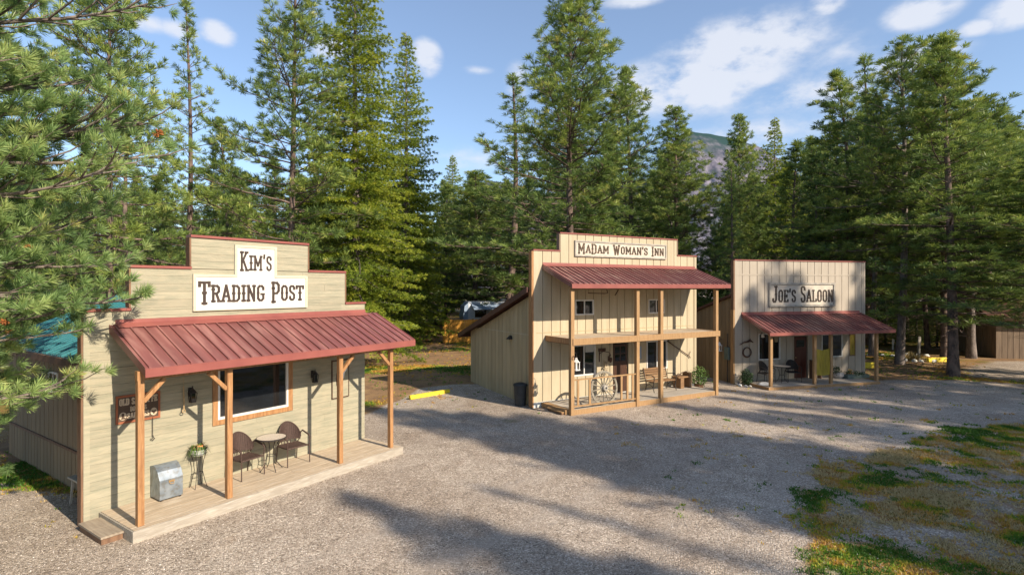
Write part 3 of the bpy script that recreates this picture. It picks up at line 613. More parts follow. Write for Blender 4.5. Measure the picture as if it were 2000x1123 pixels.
def mat_feather():
    t = on_wall(F1, 'wooden_board', 'brown framed board with a pale figure at the far right of the plank wall', 'wall decor', 5.33, .004, 1.45)
    MB().box(0, .50, -.018, 0, 0, .94).build('panel', M['plank'], t)
    f = MB(); f.box(-.02, .52, -.03, 0, -.02, 0).box(-.02, .52, -.03, 0, .94, .97).box(-.02, 0, -.029, 0, 0, .94).box(.50, .52, -.029, 0, 0, .94); f.build('frame', M['rust'], t)
    mb = MB(); mb.prism([(.30,.42),(.36,.50),(.38,.62),(.46,.70),(.44,.78),(.36,.74),(.30,.80),(.27,.74),(.31,.66),(.27,.55),(.24,.45)], -.024, -.0185, 'y'); mb.build('painted_figure', M['enamel'], t)
    MB().prism([(.12,.30),(.30,.33),(.34,.46),(.26,.66),(.14,.70),(.10,.5)], -.0225, -.0184, 'y').build('painted_shade', M['iron'], t)
mat_feather()
def rope_hook():
    t = on_wall(F1, 'hanging_rope', 'short frayed rope hanging from the awning left of the lantern', 'rope', 1.66, .12, 1.80)
    MB().tube([(0, 0, .02), (.004, 0, .25), (-.004, 0, .5)], [.014, .012, .008], 7).tube([(-.004, 0, .5), (0, 0, 1.18)], .003, 5).build('cord', M['rope'], t)
    MB().tube([(.03*math.cos(a), 0, .03*math.sin(a)) for a in np.linspace(0, 6.28, 13)], .009, 6).build('knot', M['rope'], t)
    t = on_wall(F1, 'iron_hook', 'black iron hook on a chain against the plank wall below the painted sign', 'hook', 1.12, .03, 1.33)
    MB().tube([(0, -.01, .10), (0, -.01, .44)], .006, 6).build('rod', M['iron'], t)
    MB().tube([(0, -.01, .10), (.01, -.01, .05), (.035, -.01, .02), (.01, -.01, -.005), (-.025, -.01, .01), (-.03, -.01, .035)], .008, 6).build('hook', M['iron'], t)
rope_hook()
def gecko():
    # iron lizard on the side wall
    t = thing('iron_lizard', 'black iron lizard ornament on the shaded side wall near its small window', 'wall decor', F1.W(.60, -2.25, 2.16), F1.rz)
    mb = MB(); mb.tube([(-.02, .30, .02), (-.025, .18, -.02), (-.025, .05, .03), (-.025, -.08, .0), (-.02, -.22, .05)], [.006, .018, .035, .03, .018], 8)
    for y, s_ in ((.10, 1), (-.06, 1), (.10, -1), (-.06, -1)): mb.tube([(-.02, y, 0), (-.02, y+.04, .06*s_), (-.02, y-.01, .10*s_)], .009, 5)
    mb.build('lizard_body', M['iron'], t)
gecko()
def chest():
    t = thing('tin_bin', 'galvanised tin bin with rounded sloping lid on the plank porch', 'bin', F1.W(1.30, .21, .20), F1.rz)
    W_, D = .21, .20
    side = [(D, .03), (-D, .03), (-D, .40), (-D+.09, .555), (-D+.20, .635), (-D+.28, .655), (D-.02, .62), (D, .60)]
    body = [(D, .03), (-D, .03), (-D, .385), (D, .385)]
    MB().prism([(y, z) for y, z in [(D,.03),(-D,.03),(-D,.395),(D,.58)]], -W_, W_, 'x').build('body', M['galv'], t, bevel=.004)
    MB().prism([(-D-.004,.398),(-D+.085,.555),(-D+.19,.635),(-D+.28,.655),(D+.002,.62),(D+.002,.585)], -W_-.004, W_+.004, 'x').build('lid', M['galv'], t, bevel=.004)
    MB().box(-.05, .05, -D-.015, -D-.001, .34, .375).tube([(-.04, -D-.012, .34), (-.03, -D-.03, .31), (.03, -D-.03, .31), (.04, -D-.012, .34)], .006, 6).build('latch', M['brass'], t)
    for x in (-.17, .17):
        for y in (-.16, .16): MB().box(x-.02, x+.02, y-.02, y+.02, 0, .03).build('foot', M['iron'], t)
chest()
def blades(n, c, r, h, spread, seed, droop=.0, w=.008):
    """arching leaf blades around a point -> MB"""
    rr = random.Random(seed); mb = MB()
    for _ in range(n):
        a = rr.random()*6.283; e = rr.uniform(.2, 1.0); L_ = rr.uniform(.6, 1)*r; hh = rr.uniform(.5, 1)*h
        d = Vector((math.cos(a), math.sin(a), 0)); s = Vector((-d.y, d.x, 0))*w; p0 = Vector(c)+d*rr.random()*spread
        p1 = p0+d*L_*.5*e+Vector((0, 0, hh)); p2 = p0+d*L_*e*1.1+Vector((0, 0, hh*.75-droop*e))
        mb.add([p0-s, p0+s, p1+s, p1-s, p2], [(0,1,2,3),(3,2,4)])
    return mb
def plant_stand():
    t = thing('plant_stand', 'thin black wire plant stand with flared legs on the plank porch', 'plant stand', F1.W(1.92, .17, .20), F1.rz)
    for k in range(4):
        a = math.pi/4+k*math.pi/2; c, s_ = math.cos(a), math.sin(a)
        MB().tube([(.17*c, .17*s_, .0), (.13*c, .13*s_, .12), (.075*c, .075*s_, .35), (.10*c, .10*s_, .55), (.145*c, .145*s_, .70)], .0065, 6).build('leg', M['iron'], t)
    for rad, z in ((.145, .69), (.08, .30)): MB().tube([(rad*math.cos(a), rad*math.sin(a), z) for a in np.linspace(0, 6.283, 21)], .006, 6).build('ring', M['iron'], t)
    bz = thing('enamel_basin', 'white enamel basin of trailing plants on the wire stand', 'basin', F1.W(1.92, .17, .20+.655), F1.rz)
    MB().lathe([(.10, .0), (.13, .02), (.155, .12), (.165, .13), (.15, .118), (.12, .10)], 24).build('bowl', M['enamel'], bz, smooth=True)
    MB().lathe([(.11, .095), (.001, .11)], 16).build('soil', M['wood_brown'], bz)
    b1 = blades(170, (0, 0, .10), .26, .10, .10, 5, .16, .007); b1.v += []; b1.build('foliage', M['plant'], bz)
    b2 = blades(60, (0, 0, .10), .22, .13, .10, 6, .06, .006); b2.build('dry_leaf_tuft', M['drygrass'], bz)
    p = thing('clay_pot', 'small orange clay pot standing in the white enamel basin', 'pot', F1.W(1.94, .20, .20+.765), F1.rz)
    MB().lathe([(.045, 0), (.06, .08), (.066, .08), (.066, .10), (.055, .10), (.05, .085)], 16).build('pot_body', M['terra'], p, smooth=False)
    blades(25, (0, 0, .085), .07, .05, .03, 9).build('sprout', M['plant'], p)
plant_stand()
def wicker_chair(name, label, m, mframe, loc, rz, group=None):
    t = thing(name, label, 'chair', loc, rz, group)          # faces -y; width along x
    ws, d0, d1 = .25, .22, -.24
    s = MB(); n = 6
    for i in range(n):
        y0 = d1+(d0-d1)*i/n; y1 = d1+(d0-d1)*(i+1)/n; zz = lambda y: .42+.02*abs(y)*2-.012*math.cos(y*6)
        s.prism([(y0, zz(y0)), (y1, zz(y1)), (y1, zz(y1)-.025), (y0, zz(y0)-.025)], -ws, ws, 'x')
    s.build('seat', m, t)
    # rounded woven back, curved in plan
    bk = MB(); cols = 14; th = .014
    def P(x, z, o): return (x, .235+.05*(z-.42)/.5-.16*(abs(x)/.27)**2.2+o, z)
    xs = np.linspace(-.265, .265, cols+1)
    for i in range(cols):
        a, b_ = xs[i]+.002, xs[i+1]-.002; za = .50+.41*math.sqrt(max(0, 1-(a/.275)**2))**.8; zb = .50+.41*math.sqrt(max(0, 1-(b_/.275)**2))**.8
        z0 = .50
        bk.add([P(a,z0,0), P(b_,z0,0), P(b_,zb,0), P(a,za,0), P(a,z0,th), P(b_,z0,th), P(b_,zb,th), P(a,za,th)], [(0,1,2,3),(7,6,5,4),(0,4,5,1),(1,5,6,2),(2,6,7,3),(3,7,4,0)])
    for x in (-.16, -.08, 0, .08, .16): bk.tube([P(x, .42, .006), P(x, .51, .006)], .01, 5)
    bo = bk.build('backrest', m, t)
    rim = MB().tube([P(.27*math.sin(a), .50+.42*max(0, math.cos(a))**.8 if abs(a) < 1.57 else .5, .006) for a in np.linspace(-1.5, 1.5, 17)], .013, 6); rim.build('rim', mframe, bo)
    for sx in (-1, 1):
        MB().tube([P(sx*.262, .58, .006), P(sx*.268, .66, .0), (sx*.285, .05, .70), (sx*.29, -.08, .665), (sx*.29, -.20, .64), (sx*.285, -.255, .60), (sx*.28, -.26, .55)], [.013,.015,.018,.018,.018,.016,.013], 7).build('armrest', mframe, t)
        MB().tube([(sx*.28, -.26, .555), (sx*.275, -.25, .42), (sx*.28, -.265, 0)], .012, 7).build('leg', mframe, t)
        MB().tube([P(sx*.255, .52, .006), (sx*.25, .21, .42), (sx*.26, .27, 0)], .012, 7).build('leg', mframe, t)
    MB().tube([(-ws-.01, d1, .405), (ws+.01, d1, .405)], .012, 6).tube([(-ws-.01, d0, .41), (ws+.01, d0, .41)], .012, 6).tube([(-ws-.01, d1, .405), (-ws-.01, d0, .41)], .012, 6).tube([(ws+.01, d1, .405), (ws+.01, d0, .41)], .012, 6).build('seat_frame', mframe, t)
    return t
ch = wicker_chair('wicker_chair', 'brown wicker armchair left of the round table, half behind the second porch post', M['wicker'], M['wicker'], F1.W(2.84, .31, .20), F1.rz+.12)
c2 = copy_tree(ch); c2.location = F1.W(3.98, .33, .20); c2.rotation_euler.z = F1.rz-.05; c2['label'] = 'brown wicker armchair right of the round stone-topped table'
def bistro(loc, label, r=.31, h=.74, mt='stone_top', rz=0):
    t = thing('bistro_table', label, 'table', loc, rz)
    MB().lathe([(r-.02, h-.022), (r-.005, h-.02), (r-.005, h), (.001, h)], 36).build('tabletop', M[mt], t)
    MB().lathe([(r-.004, h-.03), (r+.008, h-.03), (r+.008, h+.002), (r-.004, h+.002), (r-.004, h-.03)], 36, cap=False).build('rim', M['iron'], t)
    for k in range(4):
        a = math.pi/4+k*math.pi/2; c, s_ = math.cos(a), math.sin(a)
        MB().tube([(.20*c, .20*s_, h-.03), (.12*c, .12*s_, h-.2), (.09*c, .09*s_, .35), (.13*c, .13*s_, .15), (.25*c, .25*s_, 0)], .009, 6).build('leg', M['iron'], t)
    MB().tube([(.095*math.cos(a), .095*math.sin(a), .33) for a in np.linspace(0, 6.283, 17)], .007, 6).build('ring', M['iron'], t)
bistro(F1.W(3.40, .40, .20), 'small round stone-topped table with curled iron legs between the two brown chairs')
def side_bench():
    t = thing('grey_bench', 'small grey table against the shaded side wall behind the plank corner', 'table', F1.W(.40, -1.15, 0), F1.rz)
    MB().box(-.16, .20, -.5, .45, .50, .54).build('tabletop', M['post_grey'], t, bevel=.01)
    for x in (-.12, .16):
        for y in (-.42, .38): MB().beam((x, y, 0), (x*.8, y*.9, .5), .035, .035).build('leg', M['post_grey'], t)
side_bench()
# ================================================================== BUILDING 2: inn
def building_two():
    b = thing('inn_building', 'cream two-storey inn with balcony, red awning and stepped front in the middle', 'building', F2.W(0, 0, 0), F2.rz)
    holes = [(1.72, 2.80, .98, 2.15), (5.42, 6.58, .95, 2.13), (1.84, 2.72, 3.26, 3.84), (5.52, 6.42, 3.24, 3.82), (3.64, 4.44, .18, 2.12)]
    mb = MB(); rects = [(0, 8.3, .20, 5.62), (1.16, 7.14, 5.62, 6.28)]
    vboards(mb, rects, holes, .387, back=.14, gap=.026, y1=.035); w = mb.build('facade_wall', M['cream'], b)
    for (a, e, z) in ((-.02, 1.16, 5.62), (7.14, 8.32, 5.62), (1.14, 7.16, 6.28)):
        c = MB(); capstrip(c, a, e, z, .045); c.build('cap_flashing', M['redtrim'], w)
    MB().box(-.09, -.001, -.016, .18, .02, 5.6).build('corner_board', M['cedar'], w)
    MB().box(.002, .11, -.012, -.0005, .2, 5.6).build('corner_trim', M['cream'], w); MB().box(8.19, 8.298, -.012, -.0005, .2, 5.6).build('corner_trim', M['cream'], w)
    MB().box(1.11, 1.159, -.005, .17, 5.67, 6.27).box(7.141, 7.19, -.005, .17, 5.67, 6.27).build('edge_board', M['barnwood'], w)
    MB().box(.11, 8.19, -.008, -.0006, 2.66, 2.685).build('seam_strip', M['cream_dull'], w)
    MB().box(0, 8.3, .0, .3, -.3, .198).build('foundation', M['foundation'], b)
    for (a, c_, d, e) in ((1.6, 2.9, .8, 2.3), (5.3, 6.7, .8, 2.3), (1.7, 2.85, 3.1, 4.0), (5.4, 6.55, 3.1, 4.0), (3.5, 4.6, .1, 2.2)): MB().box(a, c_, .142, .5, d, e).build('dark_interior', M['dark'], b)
    window(b, *holes[0], mull=(2.26,), fw=.055, blind=.0)
    window(b, *holes[1], mull=(6.0,), fw=.055)
    window(b, *holes[2], mull=(2.28,), fw=.05); window(b, *holes[3], mull=(5.97,), fw=.05)
    MB().box(2.33, 2.74, .02, .026, 1.85, 2.09).build('blind', M['blind'], b)
    d = MB().box(3.68, 4.40, .02, .06, .19, 2.08).build('door', M['doorbrown'], b, bevel=.004)
    for i in range(2):
        for j in range(2): MB().box(3.78+i*.29, 4.02+i*.29, .0155, .0195, 1.42+j*.30, 1.68+j*.30).build('pane', M['glass'], d)
    p = MB()
    for i in range(2): p.box(3.79+i*.29, 4.01+i*.29, .0125, .0195, .35, 1.25)
    p.build('door_panel_set', M['doorbrown'], d); MB().lathe([(.0, 0), (.025, .005), (.03, .02), (.0, .04)], 10, (4.33, .0, 1.12)).build('handle', M['brass'], d)
    f = MB(); f.box(3.55, 3.64, -.018, .1, .18, 2.21).box(4.44, 4.53, -.018, .1, .18, 2.21).box(3.64, 4.44, -.018, .1, 2.12, 2.21); f.build('door_casing', M['cream'], b)
    # shell behind: shed roof falling to the rear
    zt = lambda y: 4.12-(y-.14)*(1.86/5.3)
    s = MB(); vboards(s, [(.14, 5.43, -.1, 2.55)], [], .30, back=.1, gap=.024)
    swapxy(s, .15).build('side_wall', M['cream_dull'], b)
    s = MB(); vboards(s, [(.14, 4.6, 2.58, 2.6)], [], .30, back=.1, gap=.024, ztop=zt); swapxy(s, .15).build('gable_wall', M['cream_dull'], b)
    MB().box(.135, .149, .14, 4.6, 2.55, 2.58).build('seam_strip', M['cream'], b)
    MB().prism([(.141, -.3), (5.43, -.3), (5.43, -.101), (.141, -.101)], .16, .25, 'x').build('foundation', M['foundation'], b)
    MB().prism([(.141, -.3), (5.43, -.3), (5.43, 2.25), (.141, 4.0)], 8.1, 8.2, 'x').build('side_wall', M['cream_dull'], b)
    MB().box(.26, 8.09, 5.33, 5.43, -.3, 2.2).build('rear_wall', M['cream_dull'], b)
    r = MB().prism([(.141, 4.30), (6.0, 4.30-5.86*.351), (6.0, 4.30-5.86*.351-.09), (.141, 4.21)], -.16, 8.5, 'x').build('roof', M['brownroof'], b)
    MB().prism([(.141, 4.32), (6.02, 4.32-5.88*.351), (6.02, 4.32-5.88*.351-.20), (.141, 4.12)], -.20, -.161, 'x').build('rake_board', M['brownroof'], r)
    MB().box(-.16, 8.5, 6.001, 6.03, 2.08, 2.26).build('eave_fascia', M['brownroof'], r)
    # awning, balcony, porch
    awning(b, .38, 8.22, 5.10, 4.43, 1.80, M['red2'], fas=.14, uw0=.38, uw1=8.2)
    for u in (.50, 3.42, 4.60, 7.62): post(b, u, 1.60, .0, 4.22, .14, 'cedar_worn')
    MB().box(.4, 8.1, -1.66, -1.54, 4.225, 4.30).build('beam', M['cedar_worn'], b)
    decking(b, .56, 7.70, 1.52, 2.56, 'deck', .14, 'deck', fz=2.45, name='balcony_floor')
    jb = MB(); jb.box(.50, 7.76, -1.70, -1.671, 2.36, 2.575); jb.build('balcony_rim', M['cedar_worn'], b)
    MB().box(.50, .545, -1.53, -.01, 2.38, 2.57).build('balcony_joist', M['cedar'], b); MB().box(7.715, 7.76, -1.53, -.01, 2.38, 2.57).build('balcony_joist', M['cedar'], b)
    decking(b, .55, 7.62, 1.60, .18, 'deck_grey', .14, 'cedar_worn')
    s = MB().box(.20, .50, -1.45, -.55, .075, .11).build('step', M['cedar_worn'], b); MB().box(.22, .50, -1.43, -.57, 0, .074).build('riser', M['wood_brown'], s)
    s = MB().box(.32, .515, -1.50, -.02, .02, .178).build('stringer', M['cedar_worn'], b)
    rl = MB(); rl.box(.57, 3.35, -1.64, -1.57, 1.16, 1.20).box(.57, 3.35, -1.64, -1.57, .27, .31); rail = rl.build('railing', M['cedar_worn'], b)
    for fr in (.07, .25, .76, .86, .95):
        u = .57+2.78*fr; MB().box(u-.04, u+.04, -1.625, -1.585, .311, 1.159).build('baluster', M['cedar_worn'], rail)
building_two()
def sign_inn():
    t = on_wall(F2, 'inn_sign', "long framed white sign reading MADAM WOMAN'S INN on the cream front", 'sign', 1.80, .004, 5.46)
    MB().box(0, 4.68, -.03, 0, 0, .60).build('sign_board', M['signaged'], t)
    f = MB(); f.box(0, 4.68, -.06, -.0305, 0, .055).box(0, 4.68, -.06, -.0305, .545, .60).box(0, .055, -.059, -.0305, .055, .545).box(4.625, 4.68, -.059, -.0305, .055, .545); f.build('sign_frame', M['frameaged'], t)
    strokes("MaDam Woman's Inn", .15, .115, .37, 4.38, t, -.0305, M['letter_worn'], sv=.15, sh=.09, small=.74, drop=.4)
sign_inn()
def wagon_wheel():
    t = thing('wagon_wheel', 'whitewashed wooden wagon wheel standing in the porch railing of the inn', 'wagon wheel', F2.W(1.98, 1.50, .18+.60), F2.rz)
    t.rotation_euler = (R_(-4), 0, F2.rz)
    R0 = .585
    def ring(r0, r1, y0, y1, seg=40):
        mb = MB(); vs = []; fs = []
        for k in range(seg):
            a = 2*math.pi*k/seg
            for r in (r0, r1):
                for y in (y0, y1): vs.append((r*math.cos(a), y, r*math.sin(a)))
        for k in range(seg):
            i = 4*k; j = 4*((k+1) % seg); fs += [(i, j, j+1, i+1), (i+2, i+3, j+3, j+2), (i, i+2, j+2, j), (i+1, j+1, j+3, i+3)]
        return mb.add(vs, fs)
    ring(R0-.068, R0-.006, -.03, .03).build('rim', M['wheelpaint'], t)
    ring(R0-.005, R0+.006, -.027, .027).build('iron_tyre', M['frameaged'], t)
    for k in range(14):
        a = 2*math.pi*(k+.3)/14; c, s_ = math.cos(a), math.sin(a)
        MB().tube([(.07*c, 0, .07*s_), (.3*c, 0, .3*s_), ((R0-.05)*c, 0, (R0-.05)*s_)], [.028, .020, .024], 6).build('spoke', M['wheelpaint'], t)
    h = MB(); pr = [(.07, -.12), (.10, -.10), (.12, 0), (.10, .10), (.07, .12)]; vs = []; seg = 16
    for r, y in pr:
        for k in range(seg): vs.append((r*math.cos(6.2832*k/seg), y, r*math.sin(6.2832*k/seg)))
    fs = [(i*seg+k, (i+1)*seg+k, (i+1)*seg+(k+1) % seg, i*seg+(k+1) % seg) for i in range(4) for k in range(seg)]+[tuple(range(seg)), tuple(4*seg+k for k in reversed(range(seg)))]
    hub = h.add(vs, fs).build('hub', M['frameaged'], t)
    MB().tube([(0, -.125, 0), (0, -.112, 0)], .04, 12).build('axle_cap', M['iron'], hub)
wagon_wheel()
def park_bench():
    t = thing('park_bench', 'wooden slat bench with black iron ends on the inn porch', 'bench', F2.W(5.72, .48, .18), F2.rz)
    s = MB()
    for k in range(5): s.box(-.62, .62, -.24+k*.095, -.24+k*.095+.075, .40, .425)
    s.build('seat', M['benchwood'], t)
    s = MB()
    for k in range(5): z = .47+k*.085; y = .235+.03*k; s.box(-.62, .62, y, y+.02, z, z+.065)
    s.build('backrest', M['benchwood'], t)
    for x in (-.60, .60):
        a = MB(); a.tube([(x, -.26, 0), (x, -.20, .2), (x, -.24, .40), (x, -.27, .60), (x, -.1, .66), (x, .20, .62)], .018, 6).tube([(x, .26, 0), (x, .18, .22), (x, .22, .42), (x, .36, .90)], .018, 6).tube([(x, -.24, .385), (x, .22, .385)], .016, 6).tube([(x, -.2, .2), (x, 0, .3), (x, .18, .22)], .012, 6)
        a.build('end_frame', M['iron'], t)
    t = thing('barrel_planter', 'low reddish timber stand with rusty iron top at the right end of the porch', 'stand', F2.W(7.0, .42, .18), F2.rz)
    MB().box(-.30, -.10, -.2, .2, 0, .42).box(.22, .34, -.2, .2, 0, .60).box(-.42, .34, -.2, .2, .421, .48).build('timber_frame', M['benchwood'], t, bevel=.01)
    MB().tube([(-.2, -.02, .5), (-.05, 0, .60), (.2, 0, .64), (.34, 0, .58)], .02, 7).tube([(-.35, 0, .49), (-.2, .03, .58), (0, .05, .50)], .018, 6).build('iron_piece', M['rust'], t)
park_bench()
def white_lantern(loc, label, rz, hang):
    t = thing('candle_lantern', label, 'lantern', loc, rz)
    c = MB()
    for x in (-.07, .07):
        for y in (-.07, .07): c.box(x-.012, x+.012, y-.012, y+.012, .03, .27)
    c.box(-.095, .095, -.095, .095, 0, .03).box(-.09, .09, -.09, .09, .27, .29); c.build('frame', M['white'], t)
    MB().lathe([(.11, .291), (.06, .36), (.045, .37), (.045, .41), (.02, .43), (.001, .435)], 4).build('cap', M['white'], t)
    MB().lathe([(.028, .031), (.028, .13), (.001, .14)], 10).build('candle', M['enamel'], t)
    MB().tube([(.03*math.cos(a), 0, .455+.03*math.sin(a)) for a in np.linspace(0, 6.283, 13)], .005, 5).build('ring', M['iron'], t)
    MB().tube(hang, .007, 6).build('hook', M['iron'], t)
    return t
white_lantern(F2.W(.70, 1.60, 1.50), 'white candle lantern hung on the left porch post of the inn', F2.rz, [(0, 0, .48), (0, 0, .56), (-.06, 0, .60), (-.13, 0, .56)])
lt2 = white_lantern(F3.W(-.12, -.93, 1.36), 'white candle lantern hung on the shaded side wall between inn and saloon', F3.rz, [(0, 0, .48), (0, 0, .54), (.06, 0, .57), (.16, 0, .55)])
def inn_things():
    t = on_wall(F2, 'iron_bar', 'long dark iron bar hung diagonally on the inn wall above the bench', 'iron tool', 6.55, .03, 2.08)
    MB().tube([(0, -.02, 0), (.35, -.02, -.2), (1.27, -.02, -.70)], [.03, .02, .017], 7).tube([(.02, -.02, 0), (.10, -.02, .14)], .02, 6).tube([(1.24, -.02, -.68), (1.34, -.02, -.50)], .012, 6).tube([(1.27, -.02, -.70), (1.33, -.02, -.78)], .02, 6).build('bar', M['rust'], t)
    t = on_wall(F2, 'picture_frame', 'small framed picture hanging right of the inn door', 'picture', 4.86, .004, 1.42)
    MB().box(0, .28, -.02, 0, 0, .55).build('frame', M['frameaged'], t); MB().box(.035, .245, -.024, -.0205, .04, .51).build('picture', M['rvblue'], t)
    t = on_wall(F2, 'plant_bracket', 'rusty wall bracket with curved iron arm beside the inn door', 'bracket', 2.98, .0, 1.55)
    MB().box(-.02, .02, -.02, 0, -.1, .3).tube([(0, -.02, .22), (.15, -.06, .30), (.40, -.10, .26), (.46, -.12, .14)], .014, 6).box(-.06, .30, -.03, -.021, .30, .42).build('arm', M['rust'], t)
    t = on_wall(F2, 'wall_lamp', 'dark rusty wall lamp left of the inn door', 'lamp', 3.44, .0, 1.55)
    MB().box(-.04, .04, -.03, 0, -.1, .1).lathe([(.05, 0), (.07, -.06), (.05, -.16), (.01, -.2)], 10, (0, -.12, .05)).tube([(0, -.02, .08), (0, -.08, .16), (0, -.12, .10)], .012, 6).build('lamp_body', M['rust'], t)
    t = on_wall(F2, 'hanging_flowers', 'bunch of pale dried flowers on the wall between inn window and door', 'flowers', 3.18, .02, 1.05)
    MB().tube([(0, -.02, -.2), (.02, -.03, .1), (0, -.02, .45)], .01, 5).build('stalk', M['drygrass'], t)
    mb = MB(); rr = random.Random(4)
    for k in range(34): x, y, z = rr.gauss(0, .08), -.05-abs(rr.gauss(0, .05)), rr.gauss(.12, .17); s_ = rr.uniform(.010, .022); mb.box(x-s_, x+s_, y-s_, y+s_, z-s_, z+s_, None)
    mb.build('blossom', M['flower'], t)
    # hardware under the awning
    t = on_wall(F2, 'iron_yoke', 'thin dark iron yoke hanging under the inn awning at upper left', 'iron tool', 1.75, 0.9, 4.10)
    MB().tube([(0, 0, 0), (.75, 0, -.02), (.9, 0, .0), (.80, 0, .25)], .018, 6).tube([(.02, 0, 0), (.0, 0, .45)], .006, 5).build('rod', M['rust'], t)
    t = on_wall(F2, 'iron_strap', 'short bent iron strap hanging under the inn awning near mid span', 'iron tool', 3.0, .9, 4.02)
    MB().tube([(0, 0, 0), (.1, 0, .12), (.22, 0, .30)], .022, 6).tube([(.22, 0, .3), (.22, 0, .42)], .006, 5).build('rod', M['rust'], t)
    # horseshoe on post
    t = on_wall(F2, 'horseshoe', 'iron horseshoe nailed to the left porch post of the inn', 'horseshoe', .52, 1.685, 1.93)
    MB().tube([(.055*math.cos(a), 0, .07*math.sin(a)) for a in np.linspace(-.9, 4.04, 13)], .012, 6).build('shoe', M['rust'], t)
    # round leafy bush at end of porch
    t = thing('potted_bush', 'leafy dark green bush at the right end of the inn porch', 'plant', F2.W(7.95, .45, 0), 0)
    MB().lathe([(.16, 0), (.20, .22), (.22, .24), (.17, .23)], 14).build('pot', M['wood_brown'], t)
    leafball(t, (0, 0, .55), .36, .40, 900, 'plant', 3); 
    MB().tube([(.01, 0, .2), (0, 0, .6)], .02, 6).build('stem', M['wood_brown'], t)
    # trash can
    t = thing('trash_can', 'black lidded trash can against the shaded inn side wall', 'trash can', F2.W(-.18, -.62, 0), 0)
    MB().lathe([(.17, .0), (.20, .05), (.235, .72), (.0, .72)], 20).build('body', M['bin'], t, smooth=False)
    MB().lathe([(.26, .721), (.265, .76), (.24, .80), (.10, .84), (.0, .845)], 20).build('lid', M['bin'], t)
    t = thing('downlight', 'small dark wall light on the shaded side wall of the inn', 'lamp', F2.W(.14, -1.85, 2.37), F2.rz)
    MB().add([(-.16, -.12, -.06), (-.16, .12, -.06), (0, .12, -.06), (0, -.12, -.06), (-.03, -.05, .08), (-.03, .05, .08), (0, .05, .08), (0, -.05, .08)], [(0,1,2,3),(7,6,5,4),(0,4,5,1),(1,5,6,2),(2,6,7,3),(3,7,4,0)]).build('shade', M['iron'], t)
    t = thing('meter_box', 'grey-green electric meter box on the side wall beside the saloon corner', 'meter box', F3.W(0, -.45, 1.32), F3.rz)
    MB().box(-.12, -.001, -.15, .15, -.28, .28).build('housing', M['greenbox'], t, bevel=.01); MB().tube([(-.05, 0, -.28), (-.05, 0, -1.3)], .025, 8).build('conduit', M['iron'], t)
    MB().tube([(-.05, 0, .28), (-.05, 0, .9)], .02, 8).build('conduit', M['iron'], t)
def leafball(parent, c, rx, rz_, n, m, seed, name='foliage', size=.035):
    r = np.random.default_rng(seed); d = r.normal(size=(n, 3)); d /= np.linalg.norm(d, axis=1)[:, None]; rad = r.random(n)**.35
    lump = 1+.22*np.sin(d[:, 0]*5+seed)*np.cos(d[:, 1]*6)+.12*r.random(n)
    P = d*rad[:, None]*lump[:, None]*np.array([rx, rx, rz_])+np.array(c); a = r.normal(size=(n, 3)); a /= np.linalg.norm(a, axis=1)[:, None]; b = np.cross(a, r.normal(size=(n, 3))); b /= np.linalg.norm(b, axis=1)[:, None]
    s = size*r.uniform(.6, 1.4, n)[:, None]; V = np.stack([P-a*s, P+b*s*.5, P+a*s, P-b*s*.5], 1).reshape(-1, 3)
    me = tri_mesh(name, V, np.arange(len(V)).reshape(-1, 4), M[m]); o = bpy.data.objects.new(name, me); COL.objects.link(o); o.parent = parent; return o
inn_things()
